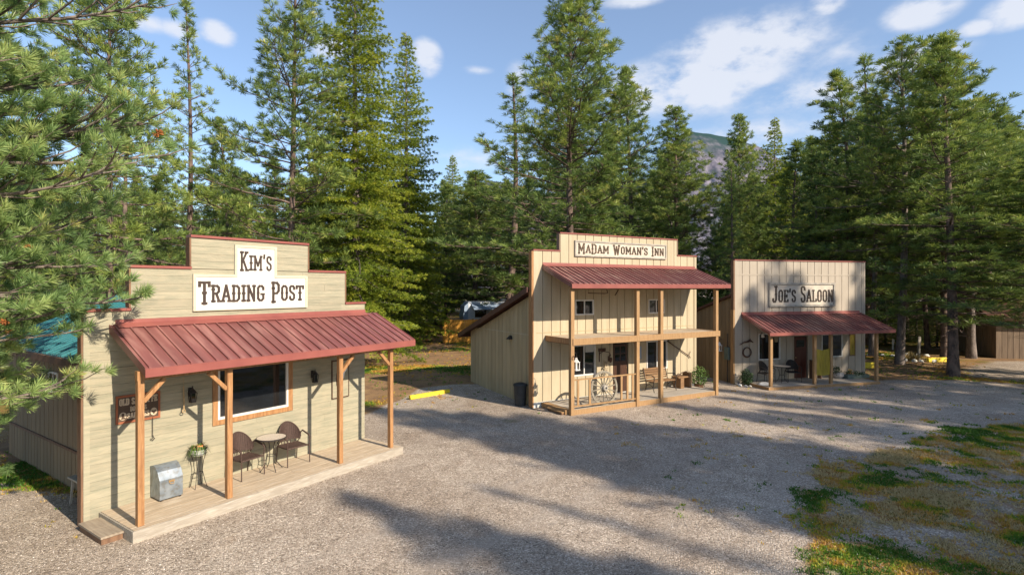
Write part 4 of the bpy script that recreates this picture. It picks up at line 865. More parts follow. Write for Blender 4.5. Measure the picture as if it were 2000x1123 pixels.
# ================================================================== BUILDING 3: saloon
def building_three():
    b = thing('saloon_building', 'tan flat-topped false-front saloon with low red awning on the right', 'building', F3.W(0, 0, 0), F3.rz)
    holes = [(1.24, 2.42, 1.02, 2.22), (4.72, 5.92, 1.03, 2.12), (3.16, 3.92, .12, 2.06), (6.32, 6.68, 1.05, 2.10)]
    mb = MB(); vboards(mb, [(0, 7.25, .0, 5.50)], holes, .392, back=.14, gap=.028, y1=.035); w = mb.build('facade_wall', M['joes'], b)
    MB().box(-.02, 7.27, -.03, .17, 5.50, 5.55).build('cap_flashing', M['redtrim'], w)
    MB().box(-.08, -.001, -.014, .18, .0, 3.3).build('corner_board', M['cedar_worn'], w)
    MB().box(-.07, -.001, -.012, .18, 3.301, 5.5).build('corner_board', M['wood_brown'], w)
    MB().box(.002, .10, -.012, -.0005, 0, 5.5).build('corner_trim', M['joes'], w); MB().box(7.15, 7.248, -.012, -.0005, 0, 5.5).build('corner_trim', M['joes'], w)
    MB().box(.10, 7.15, -.010, -.0006, 4.84, 4.90).box(.10, 7.15, -.008, -.0006, 2.48, 2.50).build('seam_strip', M['joes'], w)
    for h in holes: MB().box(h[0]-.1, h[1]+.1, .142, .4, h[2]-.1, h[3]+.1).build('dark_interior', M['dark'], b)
    window(b, *holes[0], mull=(1.83,), fw=.05); window(b, *holes[1], mull=(5.3,), fw=.05)
    wv = MB(); wv.box(6.32, 6.36, -.01, .05, 1.05, 2.10).box(6.64, 6.68, -.01, .05, 1.05, 2.10).box(6.36, 6.64, -.01, .05, 1.05, 1.10).box(6.36, 6.64, -.01, .05, 2.05, 2.10); ww = wv.build('shutter', M['wood_brown'], b)
    MB().box(6.36, 6.64, .0, .04, 1.1, 2.05).build('shutter_panel', M['saloon'], ww)
    d = MB().box(3.20, 3.88, .02, .06, .13, 2.03).build('door', M['doorred'], b, bevel=.004)
    MB().box(3.32, 3.76, .0155, .0195, 1.55, 1.88).build('pane', M['glass'], d); MB().box(3.30, 3.50, .0125, .0195, .3, 1.35).box(3.58, 3.78, .0125, .0195, .3, 1.35).build('door_panel_set', M['doorred'], d)
    MB().lathe([(.0, 0), (.03, .01), (.03, .03), (.0, .05)], 10, (3.27, .0, 1.05)).build('handle', M['brass'], d)
    f = MB(); f.box(3.09, 3.16, -.016, .1, .1, 2.13).box(3.92, 3.99, -.016, .1, .1, 2.13).box(3.16, 3.92, -.016, .1, 2.06, 2.13); f.build('door_casing', M['joes'], b)
    zt = lambda y: 3.9-(y-.14)*.28
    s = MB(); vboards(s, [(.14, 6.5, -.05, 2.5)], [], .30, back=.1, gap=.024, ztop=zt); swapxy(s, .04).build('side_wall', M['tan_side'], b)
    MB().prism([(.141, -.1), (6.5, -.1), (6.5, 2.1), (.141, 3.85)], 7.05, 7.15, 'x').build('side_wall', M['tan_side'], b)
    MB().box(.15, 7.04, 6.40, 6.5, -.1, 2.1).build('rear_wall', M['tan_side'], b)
    MB().prism([(.141, 4.02), (6.9, 4.02-6.76*.28), (6.9, 3.92-6.76*.28), (.141, 3.92)], -.1, 7.35, 'x').build('roof', M['brownroof'], b)
    awning(b, .36, 6.98, 3.10, 2.42, 1.80, M['red2'], fas=.12, uw0=.34, uw1=6.9)
    for u in (.60, 2.84, 3.70, 6.20): post(b, u, 1.55, .0, 2.27, .12, 'cedar_worn')
    MB().box(.5, 6.8, -1.60, -1.50, 2.275, 2.36).build('beam', M['cedar_worn'], b)
    decking(b, .42, 6.22, 1.66, .12, 'deck_grey', .14, 'cedar_worn')
    # bat-wing doors hung between the two middle posts
    for k, (ua, ub, lab) in enumerate(((2.905, 3.265, None), (3.275, 3.635, None))):
        top = [(ua + (ub-ua)*t, 1.62-.13*math.sin(math.pi*(t if k == 0 else 1-t)*.5)**1.0 if False else 1.64-.06*((t if k == 0 else 1-t))) for t in np.linspace(0, 1, 6)]
        bot = [(ua + (ub-ua)*t, .52-.03*math.sin(math.pi/2*(t if k == 0 else 1-t))) for t in np.linspace(1, 0, 6)]
        MB().prism([(x, z) for x, z in bot[::-1]]+[(x, z) for x, z in top[::-1]], -1.57, -1.53, 'y').build('swing_door', M['saloon'], b)
        sl_ = MB(); z = .62
        while z < 1.45: sl_.box(ua+.05, ub-.05, -1.579, -1.571, z, z+.03); z += .07
        sl_.build('louvre_set', M['saloon'], b)
building_three()
def sign_joes():
    t = on_wall(F3, 'saloon_sign', "grey-framed white sign reading JOE'S SALOON above the saloon awning", 'sign', 1.78, .004, 3.42)
    MB().box(0, 3.66, -.03, 0, 0, 1.10).build('sign_board', M['signaged'], t)
    f = MB(); f.box(0, 3.66, -.07, -.0305, 0, .09).box(0, 3.66, -.07, -.0305, 1.01, 1.10).box(0, .09, -.069, -.0305, .09, 1.01).box(3.57, 3.66, -.069, -.0305, .09, 1.01); f.build('sign_frame', M['frameaged'], t)
    strokes("Joe's Saloon", .20, .20, .74, 3.34, t, -.0305, M['letter'], sv=.165, sh=.085, small=.72, drop=.12)
sign_joes()
def saloon_things():
    t = on_wall(F3, 'rope_wreath', 'coiled rope ring hanging on the saloon wall at left', 'wreath', .60, .02, 1.40)
    for k in range(1): MB().tube([(.215*math.cos(a), -.03, .215*math.sin(a)) for a in np.linspace(0, 6.283, 29)], .026, 7).tube([(.19*math.cos(a), -.05, .20*math.sin(a)+.01) for a in np.linspace(0, 6.283, 29)], .014, 6).build('coil', M['rust'], t)
    t = on_wall(F3, 'iron_horn', 'dark curved horn shape on the saloon wall above the rope ring', 'wall decor', .58, .02, 1.86)
    MB().tube([(-.36, -.03, -.12), (-.15, -.03, -.02), (.08, -.03, .02), (.2, -.03, .12)], [.012, .03, .045, .03], 7).tube([(.05, -.03, .03), (.22, -.03, .05), (.34, -.03, -.02)], [.03, .04, .02], 7).build('horn', M['rust'], t)
    c = wicker_chair('patio_chair', 'dark metal armchair left of the pale table on the saloon porch', M['blackwicker'], M['iron'], F3.W(1.12, .62, .12), F3.rz+.25)
    d = copy_tree(c); d.location = F3.W(2.55, .62, .12); d.rotation_euler.z = F3.rz-.4; d['label'] = 'dark metal armchair between the pale table and the saloon door'
    bistro(F3.W(1.85, .75, .12), 'pale round table on the dim saloon porch behind the left post', .36, .72, 'signaged', .3)
    t = thing('white_rack', 'small white slatted rack beside the saloon door', 'rack', F3.W(4.12, .35, .12), F3.rz)
    s = MB()
    for k in range(4): s.box(-.22+k*.13, -.16+k*.13, -.05, -.03, .25, .85)
    s.box(-.25, .27, -.06, -.02, .86, .92); s.build('slat', M['white'], t); MB().box(-.24, -.20, -.02, .2, 0, .85).box(.2, .24, -.02, .2, 0, .85).build('side_panel', M['wood_brown'], t)
    t = thing('box_shrub', 'dark green bushy dwarf shrub ringed by white stones at the saloon corner', 'shrub', F3.W(.28, .42, 0))
    leafball(t, (0, 0, .34), .25, .34, 900, 'plantdark', 8); MB().tube([(0, 0, 0), (0, 0, .3)], .02, 6).build('stem', M['wood_brown'], t)
    rock_ring(F3.W(.28, .42, 0), .36, 9, 'white stone in the ring around the dwarf saloon shrub', 'stones around the saloon shrub')
    t = thing('white_planter', 'pale rounded stone lump on the left edge of the saloon porch', 'stone', F3.W(.72, 1.05, .12)); rock(t, .22, 3, 'white', (1.4, 1, .55))
    t = thing('green_planter', 'low dark green planter trough at the right end of the saloon porch', 'planter', F3.W(6.05, .62, .12), F3.rz)
    MB().box(-.62, .62, -.16, .16, 0, .17).build('trough', M['greenbox'], t, bevel=.02); leafball(t, (0, 0, .22), .5, .10, 260, 'plantdark', 5)
    t = thing('rock_planter', 'grey stone pot with a small dark plant under the saloon window', 'planter', F3.W(5.25, .42, .12), F3.rz)
    MB().lathe([(.16, 0), (.24, .10), (.22, .26), (.12, .25)], 12).build('pot', M['stone'], t); leafball(t, (-.12, 0, .32), .22, .22, 260, 'plantdark', 6)
    t = thing('small_planter', 'small brown pot of dry flowers near the saloon right corner', 'planter', F3.W(6.1, .25, .12), F3.rz)
    MB().lathe([(.10, 0), (.14, .16), (.09, .15)], 12).build('pot', M['terra'], t); blades(60, (0, 0, .15), .2, .22, .06, 3).build('foliage', M['drygrass'], t)
    t = on_wall(F3, 'hanging_lamp', 'small white wall lamp at the top of the left saloon window', 'lamp', 1.36, .0, 2.16)
    MB().lathe([(.03, .06), (.07, 0), (.08, -.10), (.0, -.11)], 10, (0, -.14, 0)).build('shade', M['white'], t); MB().tube([(0, 0, .03), (0, -.08, .10), (0, -.14, .06)], .012, 6).build('arm', M['iron'], t)
    t = on_wall(F3, 'hanging_skull', 'pale bleached animal skull hung in the left saloon window', 'skull', 2.15, .0, 1.98)
    MB().prism([(-.05,-.16),(.05,-.16),(.10,.05),(.30,.10),(.28,.14),(.08,.13),(-.08,.13),(-.28,.14),(-.30,.10),(-.10,.05)], -.08, -.02, 'y').build('skull', M['flower'], t)
def rock(parent, r, seed, m='stone', sc=(1,1,1), loc=(0,0,0)):
    rr = random.Random(seed); me = MB(); n1, n2 = 6, 9; vs = [(0, 0, r*sc[2])]; fs = []
    for i in range(1, n1):
        for k in range(n2):
            a, b_ = math.pi*i/n1, 6.2832*k/n2; q = r*rr.uniform(.78, 1.12); vs.append((q*math.sin(a)*math.cos(b_)*sc[0], q*math.sin(a)*math.sin(b_)*sc[1], q*math.cos(a)*sc[2]))
    vs.append((0, 0, -r*sc[2])); L_ = len(vs)-1
    for k in range(n2):
        fs.append((0, 1+k, 1+(k+1) % n2)); fs.append((L_, L_-n2+(k+1) % n2, L_-n2+k))
        for i in range(n1-2): a = 1+i*n2; fs.append((a+k, a+n2+k, a+n2+(k+1) % n2, a+(k+1) % n2))
    o = me.add([(x+loc[0], y+loc[1], z+loc[2]) for x, y, z in vs], fs).build('rock', M[m], parent, smooth=True); return o
def rock_ring(c, R0, n, label, group, r=.07, m='foundation'):
    for k in range(n):
        a = 6.2832*k/n+random.uniform(-.15, .15); o = rock(None, r*random.uniform(.8, 1.3), k, m, (1.2, 1, .7)); o.name = 'border_stone'; o.location = (c[0]+R0*math.cos(a), c[1]+R0*math.sin(a)*.9, .02)
        o.rotation_euler.z = random.random()*6; tag(o, label, 'stone', group)
saloon_things()
# ================================================================== yard furniture and far things
def wheel_stop(a, b_, label, name='wheel_stop', w=.17, h=.15):
    a = Vector((*a, 0)); b_ = Vector((*b_, 0)); d = b_-a; L_ = d.length; mid = (a+b_)/2
    t = thing(name, label, 'wheel stop', (mid.x, mid.y, float(hgt(mid.x, mid.y))), math.atan2(d.y, d.x))
    MB().prism([(-w/2, 0), (w/2, 0), (w*.34, h), (-w*.34, h)], -L_/2, L_/2, 'x').build('block', M['yellow'], t, bevel=.015)
    for s_ in (-1, 1): MB().tube([(s_*L_*.36, 0, h-.01), (s_*L_*.36, 0, h+.012)], .016, 8).build('bolt', M['rust'], t)
wheel_stop(ground_pt(800, 782), ground_pt(877, 769), 'long yellow wheel stop on the gravel between trading post and inn')
wheel_stop(ground_pt(1676, 719), ground_pt(1712, 718), 'yellow wheel stop right behind the saloon corner', h=.3)
wheel_stop(ground_pt(1812, 707), ground_pt(1850, 706), 'yellow wheel stop between the grey post and the large pine trunk', h=.25)
def plank_fence():
    a = Vector((-5.35, 43.2, 0)); t = thing('board_fence', 'orange board fence in front of the parked trailer', 'fence', (a.x, a.y, float(hgt(a.x, a.y))-.05), R_(12))
    mb = MB(); x = 0
    while x < 7: mb.box(x, x+.135, 0, .025, 0, 1.85+random.uniform(-.02, .02)); x += .14
    mb.build('board_panel', M['fence'], t)
    for k in range(4): MB().box(k*2.3, k*2.3+.1, .026, .12, 0, 1.9).build('post', M['fence'], t)
    MB().box(0, 7, .026, .06, .3, .4).box(0, 7, .026, .06, 1.4, 1.5).build('rail', M['fence'], t)
plank_fence()
def trailer():
    t = thing('travel_trailer', 'white travel trailer parked behind the orange fence', 'trailer', (-1.0, 50.5, .0), R_(14))
    b = MB().prism([(-1.2, .6), (1.2, .6), (1.2, 2.95), (1.05, 3.05), (-1.05, 3.05), (-1.2, 2.95)], -3.2, 4, 'x').build('body', M['rvwhite'], t, bevel=.03)
    MB().prism([(-3.2, .6), (-3.2, 2.95), (-3.5, 2.7), (-3.62, 1.8), (-3.5, .7)], -1.19, 1.19, 'y').build('nose', M['rvblue'], t)
    MB().box(-3.195, 3.9, -1.216, -1.201, 1.1, 1.5).build('stripe', M['rvblue'], t)
    MB().box(-2.6, -1.6, -1.215, -1.201, 1.7, 2.4).build('window', M['glass'], t); MB().box(.2, 1.6, -1.215, -1.201, 1.7, 2.4).build('window', M['glass'], t)
    MB().box(-.9, -.25, -1.22, -1.201, .75, 2.6).build('door', M['rvwhite'], t)
    MB().box(.0, .9, -.35, .35, 3.051, 3.30).build('air_conditioner', M['white'], t, bevel=.04)
    MB().prism([(-1.21, 2.8), (-1.21, 2.86), (-2.4, 2.45), (-2.4, 2.40)], -2.9, 2.8, 'x').build('roll_out_shade', M['rvblue'], t)
    for x in (.0, .9):
        for y in (-1.1, 1.1): w = MB().tube([(x, y-.1, .33), (x, y+.1, .33)], .33, 16).build('wheel', M['bin'], t); MB().tube([(x, y-.11, .33), (x, y-.101, .33)], .16, 12).build('hub', M['white'], w)
trailer()
def side_shed():
    t = thing('timber_shed', 'dull brown shed with dark eave behind the pines at the right edge', 'building', (29.4, 33.9, 0), R_(-14))
    mb = MB(); vboards(mb, [(0, 7, -.05, 2.35)], [], .30, back=.12); mb.build('front_wall', M['barnwood'], t)
    s = MB(); vboards(s, [(.12, 5, -.05, 2.35)], [], .30, back=.12); swapxy(s, 0).build('side_wall', M['barnwood'], t)
    MB().box(6.9, 7, .121, 5, -.05, 2.35).build('side_wall', M['barnwood'], t); MB().box(.13, 6.89, 4.9, 5, -.05, 2.35).build('rear_wall', M['barnwood'], t)
    MB().prism([(-.5, 2.36), (2.5, 3.5), (5.5, 2.36), (5.5, 2.46), (2.5, 3.62), (-.5, 2.46)], -.5, 7.5, 'x').build('roof', M['brownroof'], t)
side_shed()
def marker_post():
    x, y = ground_pt(1795, 704)
    t = thing('marker_post', 'pale wooden post with a narrow top board in a ring of rocks', 'post', (x, y, 0))
    MB().box(-.05, .05, -.05, .05, 0, 1.05).build('post', M['post_grey'], t); MB().box(-.07, .07, -.062, -.051, .85, 1.42).box(-.05, .05, -.05, .05, 1.051, 1.40).build('board', M['post_grey'], t)
    g = thing('dry_flower_bed', 'dry yellow plants growing at the foot of the pale post', 'plant', (x-.3, y+.1, 0)); blades(160, (0, 0, 0), .6, .5, .55, 21, w=.012).build('foliage', M['drygrass'], g)
    for k, (dx, dy, r) in enumerate(((.35, -.5, .26), (-.6, -.45, .16), (-.9, -.1, .14), (.75, -.3, .15), (-.3, -.6, .14), (1.05, -.1, .12))):
        o = rock(None, r, 30+k, 'foundation', (1, 1, .75)); o.name = 'border_rock'; o.location = (x+dx, y+dy, .03); tag(o, 'largest white rock at the foot of the pale post' if k == 0 else 'pale rock in the ring around the pale post', 'rock', None if k == 0 else 'rocks around the pale post')
    x2, y2 = ground_pt(1712, 695)
    for k in range(9):
        o = rock(None, random.uniform(.10, .2), 60+k, 'foundation', (1.2, 1, .7)); o.name = 'edge_rock'; o.location = (x2+k*.42-.4, y2+.3*math.sin(k*1.3), .03); tag(o, 'pale rock in the row beside the pine trunk behind the saloon', 'rock', 'rocks in a row behind the saloon')
    t = thing('white_stake', 'short white stake standing in the grass left of the pine trunk', 'stake', (*ground_pt(1744, 683), 0)); MB().box(-.05, .05, -.03, .03, 0, .75).build('stake', M['white'], t); MB().box(-.09, .09, -.032, -.0301, .5, .7).build('plate', M['white'], t)
marker_post()
# ================================================================== conifers
def frames_from_dir(D):
    D = D/np.linalg.norm(D, axis=1)[:, None]; up = np.where(np.abs(D[:, 2:3]) > .95, np.array([[1., 0, 0]]), np.array([[0, 0, 1.]]))
    X = np.cross(D, up); X /= np.linalg.norm(X, axis=1)[:, None]; Y = np.cross(X, D); return D, X, Y
def tufts(P, D, T, k, ln, w, spread, r, fwd=.6):
    """k needles round every shoot: P shoot positions, D shoot directions, T tint"""
    n = len(P); D, X, Y = frames_from_dir(D); a = r.random((n, k))*6.283; s = r.uniform(.15, 1, (n, k))*spread
    dr = D[:, None]*fwd+(X[:, None]*np.cos(a)[..., None]+Y[:, None]*np.sin(a)[..., None])*s[..., None]
    dr /= np.linalg.norm(dr, axis=2)[..., None]; L_ = ln*r.uniform(.7, 1.15, (n, k, 1)); side = np.cross(dr, r.normal(size=(n, k, 3))); side /= np.linalg.norm(side, axis=2)[..., None]
    b = P[:, None]-D[:, None]*(r.random((n, k, 1))*ln*.45); wv = side*w
    m = b+dr*L_*.55
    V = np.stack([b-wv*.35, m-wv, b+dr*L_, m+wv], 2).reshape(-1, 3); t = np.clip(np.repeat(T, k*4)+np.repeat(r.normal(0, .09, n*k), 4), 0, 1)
    return V, t
class Skel:
    def __init__(s): s.mb = MB(); s.P = []; s.D = []; s.T = []
def twig_tuft(sk, p, d, t): sk.P.append(tuple(p)); sk.D.append(tuple(d)); sk.T.append(t)
ASYM = .22
def make_pine(seed, H, R, cb, whorl=.62, nb=(4, 6), dens=1.0, k=16, ln=.26, w=.016, prof=None, upturn=.55, bare=.35, bark='bark', crown_mat='needle', lean=0.0, tr=None, az=None, sub=.42, tstep=.26, dead=True, gap=.12, tpow=.6, name='pine'):
    r = np.random.default_rng(seed); sk = Skel(); n = 14; tr = tr or H*.0065+.02
    bend = r.normal(0, .012, 2)*H; tp = [Vector((bend[0]*math.sin(t*2.2)+lean*t*H, bend[1]*math.sin(t*3), H*t)) for t in np.linspace(0, 1, n)]
    def trunk_at(z):
        q = max(0, min(.9999, z/H))*(n-1); i = int(q); return tp[i].lerp(tp[i+1], q-i)
    trm = MB(); trm.tube([tp[0]-Vector((0,0,.3))]+tp, [tr*1.45]+[tr*(1.25 if i == 0 else 1)*(1-i/(n-1))**.75+.012 for i in range(n)], 10)
    br = MB(); z = H*cb; prof = prof or (lambda t: (min(1, .55+t*2.2))*(1-t)**.62)
    ph = r.random()*6; asym = r.random()*6
    while z < H*.985:
        t = (z-H*cb)/(H*(1-cb)); m = int(r.integers(nb[0], nb[1]+1)); ph += r.uniform(.4, 1.2); wf = r.uniform(.78, 1.14)
        for j in range(m):
            if r.random() < gap: continue
            a = ph+6.283*j/m+r.normal(0, .18)
            if az and r.random() > az(a): continue
            L_ = R*prof(t)*r.uniform(.55, 1.2)*wf*(1+ASYM*math.cos(a-asym-z*.25))+.12; zz = z+r.normal(0, .12)*whorl; el = -.18+1.15*t**1.2+r.normal(0, .08)
            p = trunk_at(zz); d = Vector((math.cos(a)*math.cos(el), math.sin(a)*math.cos(el), math.sin(el))); seg = max(3, int(L_/.45)); st = L_/seg; pts = [p]
            for q in range(seg):
                d = (d+Vector((0, 0, upturn*.22*(q/seg)))+Vector(r.normal(0, .07, 3))).normalized(); p = p+d*st; pts.append(p)
            rb = .012+.010*L_; br.tube(pts, [rb*(1-.8*i/seg) for i in range(seg+1)], 5, cap=False)
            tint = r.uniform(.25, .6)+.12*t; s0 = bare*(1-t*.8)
            # side shoots
            x = s0*L_; side = 1
            while x < L_:
                q = x/st; i = min(seg-1, int(q)); pp = pts[i].lerp(pts[i+1], min(1, q-i)); dd = (pts[i+1]-pts[i]).normalized()
                sd = dd.cross(Vector((0,0,1))).normalized()*side; side = -side
                l2 = sub*L_*(1-.62*x/L_)*r.uniform(.55, 1.15); d2 = (dd*.75+sd*r.uniform(.6, 1)+Vector((0,0,r.uniform(-.05, .35)))).normalized(); ns = max(1, int(l2/tstep*dens)); p3 = pp
                if l2 > .4: br.tube([pp, pp+d2*l2*.5, pp+d2*l2+Vector((0,0,.12*l2))], [rb*.35, rb*.25, .005], 3, cap=False)
                for q2 in range(ns):
                    if q2+1 < ns*.45: continue
                    p3 = pp+d2*l2*(q2+1)/ns+Vector((0,0,.12*l2*((q2+1)/ns)**2))+Vector(r.normal(0, .06, 3))
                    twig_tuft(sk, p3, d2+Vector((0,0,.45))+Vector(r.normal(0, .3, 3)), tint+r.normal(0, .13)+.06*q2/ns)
                x += tstep*1.15/dens
            twig_tuft(sk, pts[-1], d+Vector((0,0,.3)), tint+.12)
        z += whorl*r.uniform(.75, 1.2)*(1-.35*t)
    twig_tuft(sk, tp[-1], Vector((0,0,1)), .6)
    if dead:
        z = H*cb*.35
        while z < H*cb*1.25:
            a = r.random()*6.28; L_ = r.uniform(.4, 1.3)*R*.4; p = trunk_at(z); d = Vector((math.cos(a), math.sin(a), -.15))
            pts = [p, p+d*L_*.4, p+d*L_*.75+Vector(r.normal(0, .08, 3)), p+d*L_+Vector((0,0,-.12))]; br.tube(pts, [.022,.016,.010,.004], 4, cap=False)
            for q in (1, 2):
                e = Vector(r.normal(0, .28, 3))+d*.25; br.tube([pts[q], pts[q]+e], [.009, .003], 3, cap=False)
            z += r.uniform(.15, .5)
    V, T = tufts(np.array(sk.P), np.array(sk.D), np.array(sk.T), k, ln, w, 1.0, r)
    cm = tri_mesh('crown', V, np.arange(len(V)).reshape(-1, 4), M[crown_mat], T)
    root = bpy.data.objects.new(name, None); COL.objects.link(root); root.empty_display_size = .3
    o = bpy.data.objects.new('crown', cm); COL.objects.link(o); o.parent = root
    trm.build('trunk', M[bark], root, smooth=True); br.build('limbs', M['twig'] if bark == 'bark_grey' else M[bark], root, smooth=True)
    root['H'] = H; root['R'] = R; return root, sk, trunk_at
def make_fir(seed, H, R, cb=.06, whorl=.5, k=9, ln=.15, w=.018, name='fir', sub=.5, step=.17, nb=(5, 7), crown_mat='needle_fir'):
    r = np.random.default_rng(seed); sk = Skel(); trm = MB(); tr = H*.0085+.03
    trm.tube([(0,0,-.3), (0,0,0), (.02,0,H*.3), (0,.03,H*.6), (0,0,H)], [tr*1.4, tr*1.15, tr*.75, tr*.42, .015], 10); br = MB(); z = H*cb; ph = 0
    while z < H*.985:
        t = (z-H*cb)/(H*(1-cb)); m = int(r.integers(nb[0], nb[1]+1)); ph += r.uniform(.3, 1.0)
        for j in range(m):
            a = ph+6.283*j/m+r.normal(0, .2); L_ = R*(1-t)**.78*(.8+.2*min(1, t*8))*r.uniform(.62, 1.15)+.10; el = -.22+.95*t**1.5+r.normal(0, .07)
            p = Vector((0, 0, z+r.normal(0, .1))); d = Vector((math.cos(a)*math.cos(el), math.sin(a)*math.cos(el), math.sin(el))); seg = max(3, int(L_/.4)); st = L_/seg; pts = [p]
            for q in range(seg): d = (d+Vector((0, 0, -.055+.12*(q/seg)))+Vector(r.normal(0, .05, 3))).normalized(); p = p+d*st; pts.append(p)
            rb = .010+.008*L_; br.tube(pts, [rb*(1-.8*i/seg) for i in range(seg+1)], 4, cap=False); tint = r.uniform(.3, .62)
            x = .18*L_; side = 1
            while x < L_:
                q = x/st; i = min(seg-1, int(q)); pp = pts[i].lerp(pts[i+1], min(1, q-i)); dd = (pts[i+1]-pts[i]).normalized(); sd = dd.cross(Vector((0,0,1))).normalized()*side; side = -side
                l2 = min(sub*L_, 1.3)*(1-.55*x/L_)*r.uniform(.6, 1.1)+.05; d2 = (dd*.7+sd+Vector((0,0,-.10))).normalized(); ns = max(1, int(l2/step))
                for q2 in range(ns):
                    f = (q2+.6)/ns; twig_tuft(sk, pp+d2*l2*f+Vector((0,0,-.14*l2*f*f))+Vector(r.normal(0, .035, 3)), d2+Vector(r.normal(0, .2, 3)), tint+r.normal(0, .10)+.22*f*(1 if r.random() < .6 else 0))
                x += step*.9
            twig_tuft(sk, pts[-1], d, tint+.25)
        z += whorl*r.uniform(.7, 1.2)*(1-.3*t)
    P, D, T = np.array(sk.P), np.array(sk.D), np.array(sk.T)
    V, Tn = tufts(P, D, T, k, ln, w, .95, r, .75)
    V.reshape(-1, 4, 3)[:, :, 2] += 0
    cm = tri_mesh('crown', V, np.arange(len(V)).reshape(-1, 4), M[crown_mat], Tn)
    root = bpy.data.objects.new(name, None); COL.objects.link(root); root.empty_display_size = .3
    o = bpy.data.objects.new('crown', cm); COL.objects.link(o); o.parent = root
    trm.build('trunk', M['bark_grey'], root, smooth=True); br.build('limbs', M['bark_grey'], root, smooth=True); root['H'] = H; root['R'] = R; return root
proto = {}
broad = lambda t: (min(1, .75+t*2.0))*(1-t)**.55*1.12
conic = lambda t: (min(1, .8+t*2.5))*(1-t)**.78*1.12
slim = lambda t: (min(1, .5+t*1.5))*(1-t)**.7
proto['broad'] = make_pine(1, 24, 4.2, .10, whorl=.58, nb=(4, 6), dens=1.1, k=34, ln=.33, w=.0135, prof=broad, name='pine_tree', gap=.12)[0]
proto['broad2'] = make_pine(2, 24, 4.0, .14, whorl=.62, nb=(4, 6), dens=1.1, k=34, ln=.33, w=.0135, prof=conic, name='pine_tree', gap=.15)[0]
proto['tall'] = make_pine(3, 20, 3.2, .18, whorl=.52, nb=(4, 6), dens=1.1, k=34, ln=.31, w=.0135, prof=conic, name='pine_tree', bark='bark', gap=.14)[0]
proto['tall2'] = make_pine(4, 20, 3.3, .22, whorl=.55, nb=(4, 6), dens=1.1, k=34, ln=.31, w=.0135, prof=broad, name='pine_tree', gap=.2)[0]
proto['stem'] = make_pine(14, 18, 3.0, .38, whorl=.50, nb=(4, 6), dens=1.1, k=34, ln=.31, w=.0135, prof=broad, name='pine_tree', gap=.15, bark='bark_grey', tr=.155)[0]
proto['slim'] = make_pine(5, 20, 2.3, .16, whorl=.62, nb=(4, 5), dens=.95, k=26, ln=.27, w=.0125, prof=slim, name='pine_tree', gap=.25, bare=.42)[0]
proto['fir'] = make_fir(6, 26, 4.4, name='fir_tree', whorl=.50, k=18, ln=.19, w=.015)
proto['fir2'] = make_fir(7, 22, 3.4, whorl=.52, name='fir_tree', k=18, ln=.19, w=.015)
proto['back'] = make_pine(8, 18, 3.2, .07, whorl=.68, nb=(5, 6), dens=.72, k=24, ln=.42, w=.022, prof=conic, name='pine_tree', crown_mat='needle_back', tstep=.34, gap=.08, bare=.25)[0]
proto['back2'] = make_pine(9, 18, 3.0, .14, whorl=.70, nb=(5, 6), dens=.72, k=24, ln=.42, w=.022, prof=broad, name='pine_tree', crown_mat='needle_back', tstep=.34, gap=.1, bare=.25)[0]
proto['backstem'] = make_pine(19, 18, 2.8, .36, whorl=.66, nb=(5, 6), dens=.72, k=24, ln=.42, w=.022, prof=broad, name='pine_tree', crown_mat='needle_back', tstep=.34, gap=.1, bare=.25)[0]
proto['backfir'] = make_fir(10, 18, 3.0, cb=.04, whorl=.66, k=15, ln=.32, w=.03, step=.32, nb=(5, 6), name='fir_tree', crown_mat='needle_back')
used = set()
def tree(kind, px, Y, H, R, label, group=None, rz=None, tilt=(0, 0), x=None):
    src = proto[kind]
    if kind in used: t = copy_tree(src)
    else: used.add(kind); t = src
    X = (px-1000)/F_PX*Y if x is None else x
    t.location = (X, Y, float(hgt(X, Y))-.02); sR = 1.27*R/src['R']; t.scale = (sR, sR, H/src['H']); t.rotation_euler = (tilt[0], tilt[1], random.random()*6.283 if rz is None else rz)
    tag(t, label, 'tree', group); return t
def Htop(Y, py): return CAM_H+(CY-py)/F_PX*Y
# ---- the trees one can tell apart, left to right (trunk column, distance, height, crown radius)
tree('tall2', 218, 20.5, 17.5, 2.3, 'pine with a visible straight trunk behind the near left boughs, top out of frame')
tree('slim', 352, 25, Htop(25, 2), 1.75, 'slender open pine with dark trunk rising behind the left step of the trading post', tilt=(0, -.02))
tree('slim', 262, 36, Htop(36, 215), 2.6, 'pine seen between the near boughs and the slender pine behind the teal roof')
tree('tall', 430, 40, Htop(40, 228), 3.0, "mid-height pine left of the big pine behind the KIM'S sign")
tree('broad2', 562, 27, 21.5, 3.3, "big full pine with grey trunk straight behind the KIM'S sign", tilt=(0, .015), rz=.6)
tree('fir', 694, 30, 24, 3.6, 'tall bright green fir right of the stepped store front, top out of frame', rz=1.0)
tree('fir2', 793, 44, Htop(44, 62), 3.5, 'fir with drooping lower boughs and bare dark trunk behind the red awning end')
tree('fir2', 884, 92, Htop(92, 305), 4.2, 'tiny distant pointed fir in the sky gap left of the inn')
tree('tall2', 925, 56, Htop(56, 335), 5.0, 'low broad pine behind the trailer and orange fence')
tree('slim', 988, 46, Htop(46, 148), 4.1, 'open-crowned pine with pale trunk just right of the trailer', tilt=(0, -.01))
tree('broad', 1122, 36, 24.5, 4.9, 'tallest broad pine behind the left part of the inn front, top out of frame', rz=2.2)
tree('tall', 1232, 44, Htop(44, 128), 4.3, 'pine close behind the right shoulder of the tallest broad pine')
tree('broad', 1322, 42, Htop(42, 212), 3.6, 'rounded pine behind the right end of the inn roof', rz=3.0)
tree('broad', 1447, 50, Htop(50, 226), 3.0, 'pine between the rocky mountain and the saloon')
tree('slim', 1424, 34, Htop(34, 315), 1.2, 'thin young pine with pale pole-like stem beside the saloon corner')
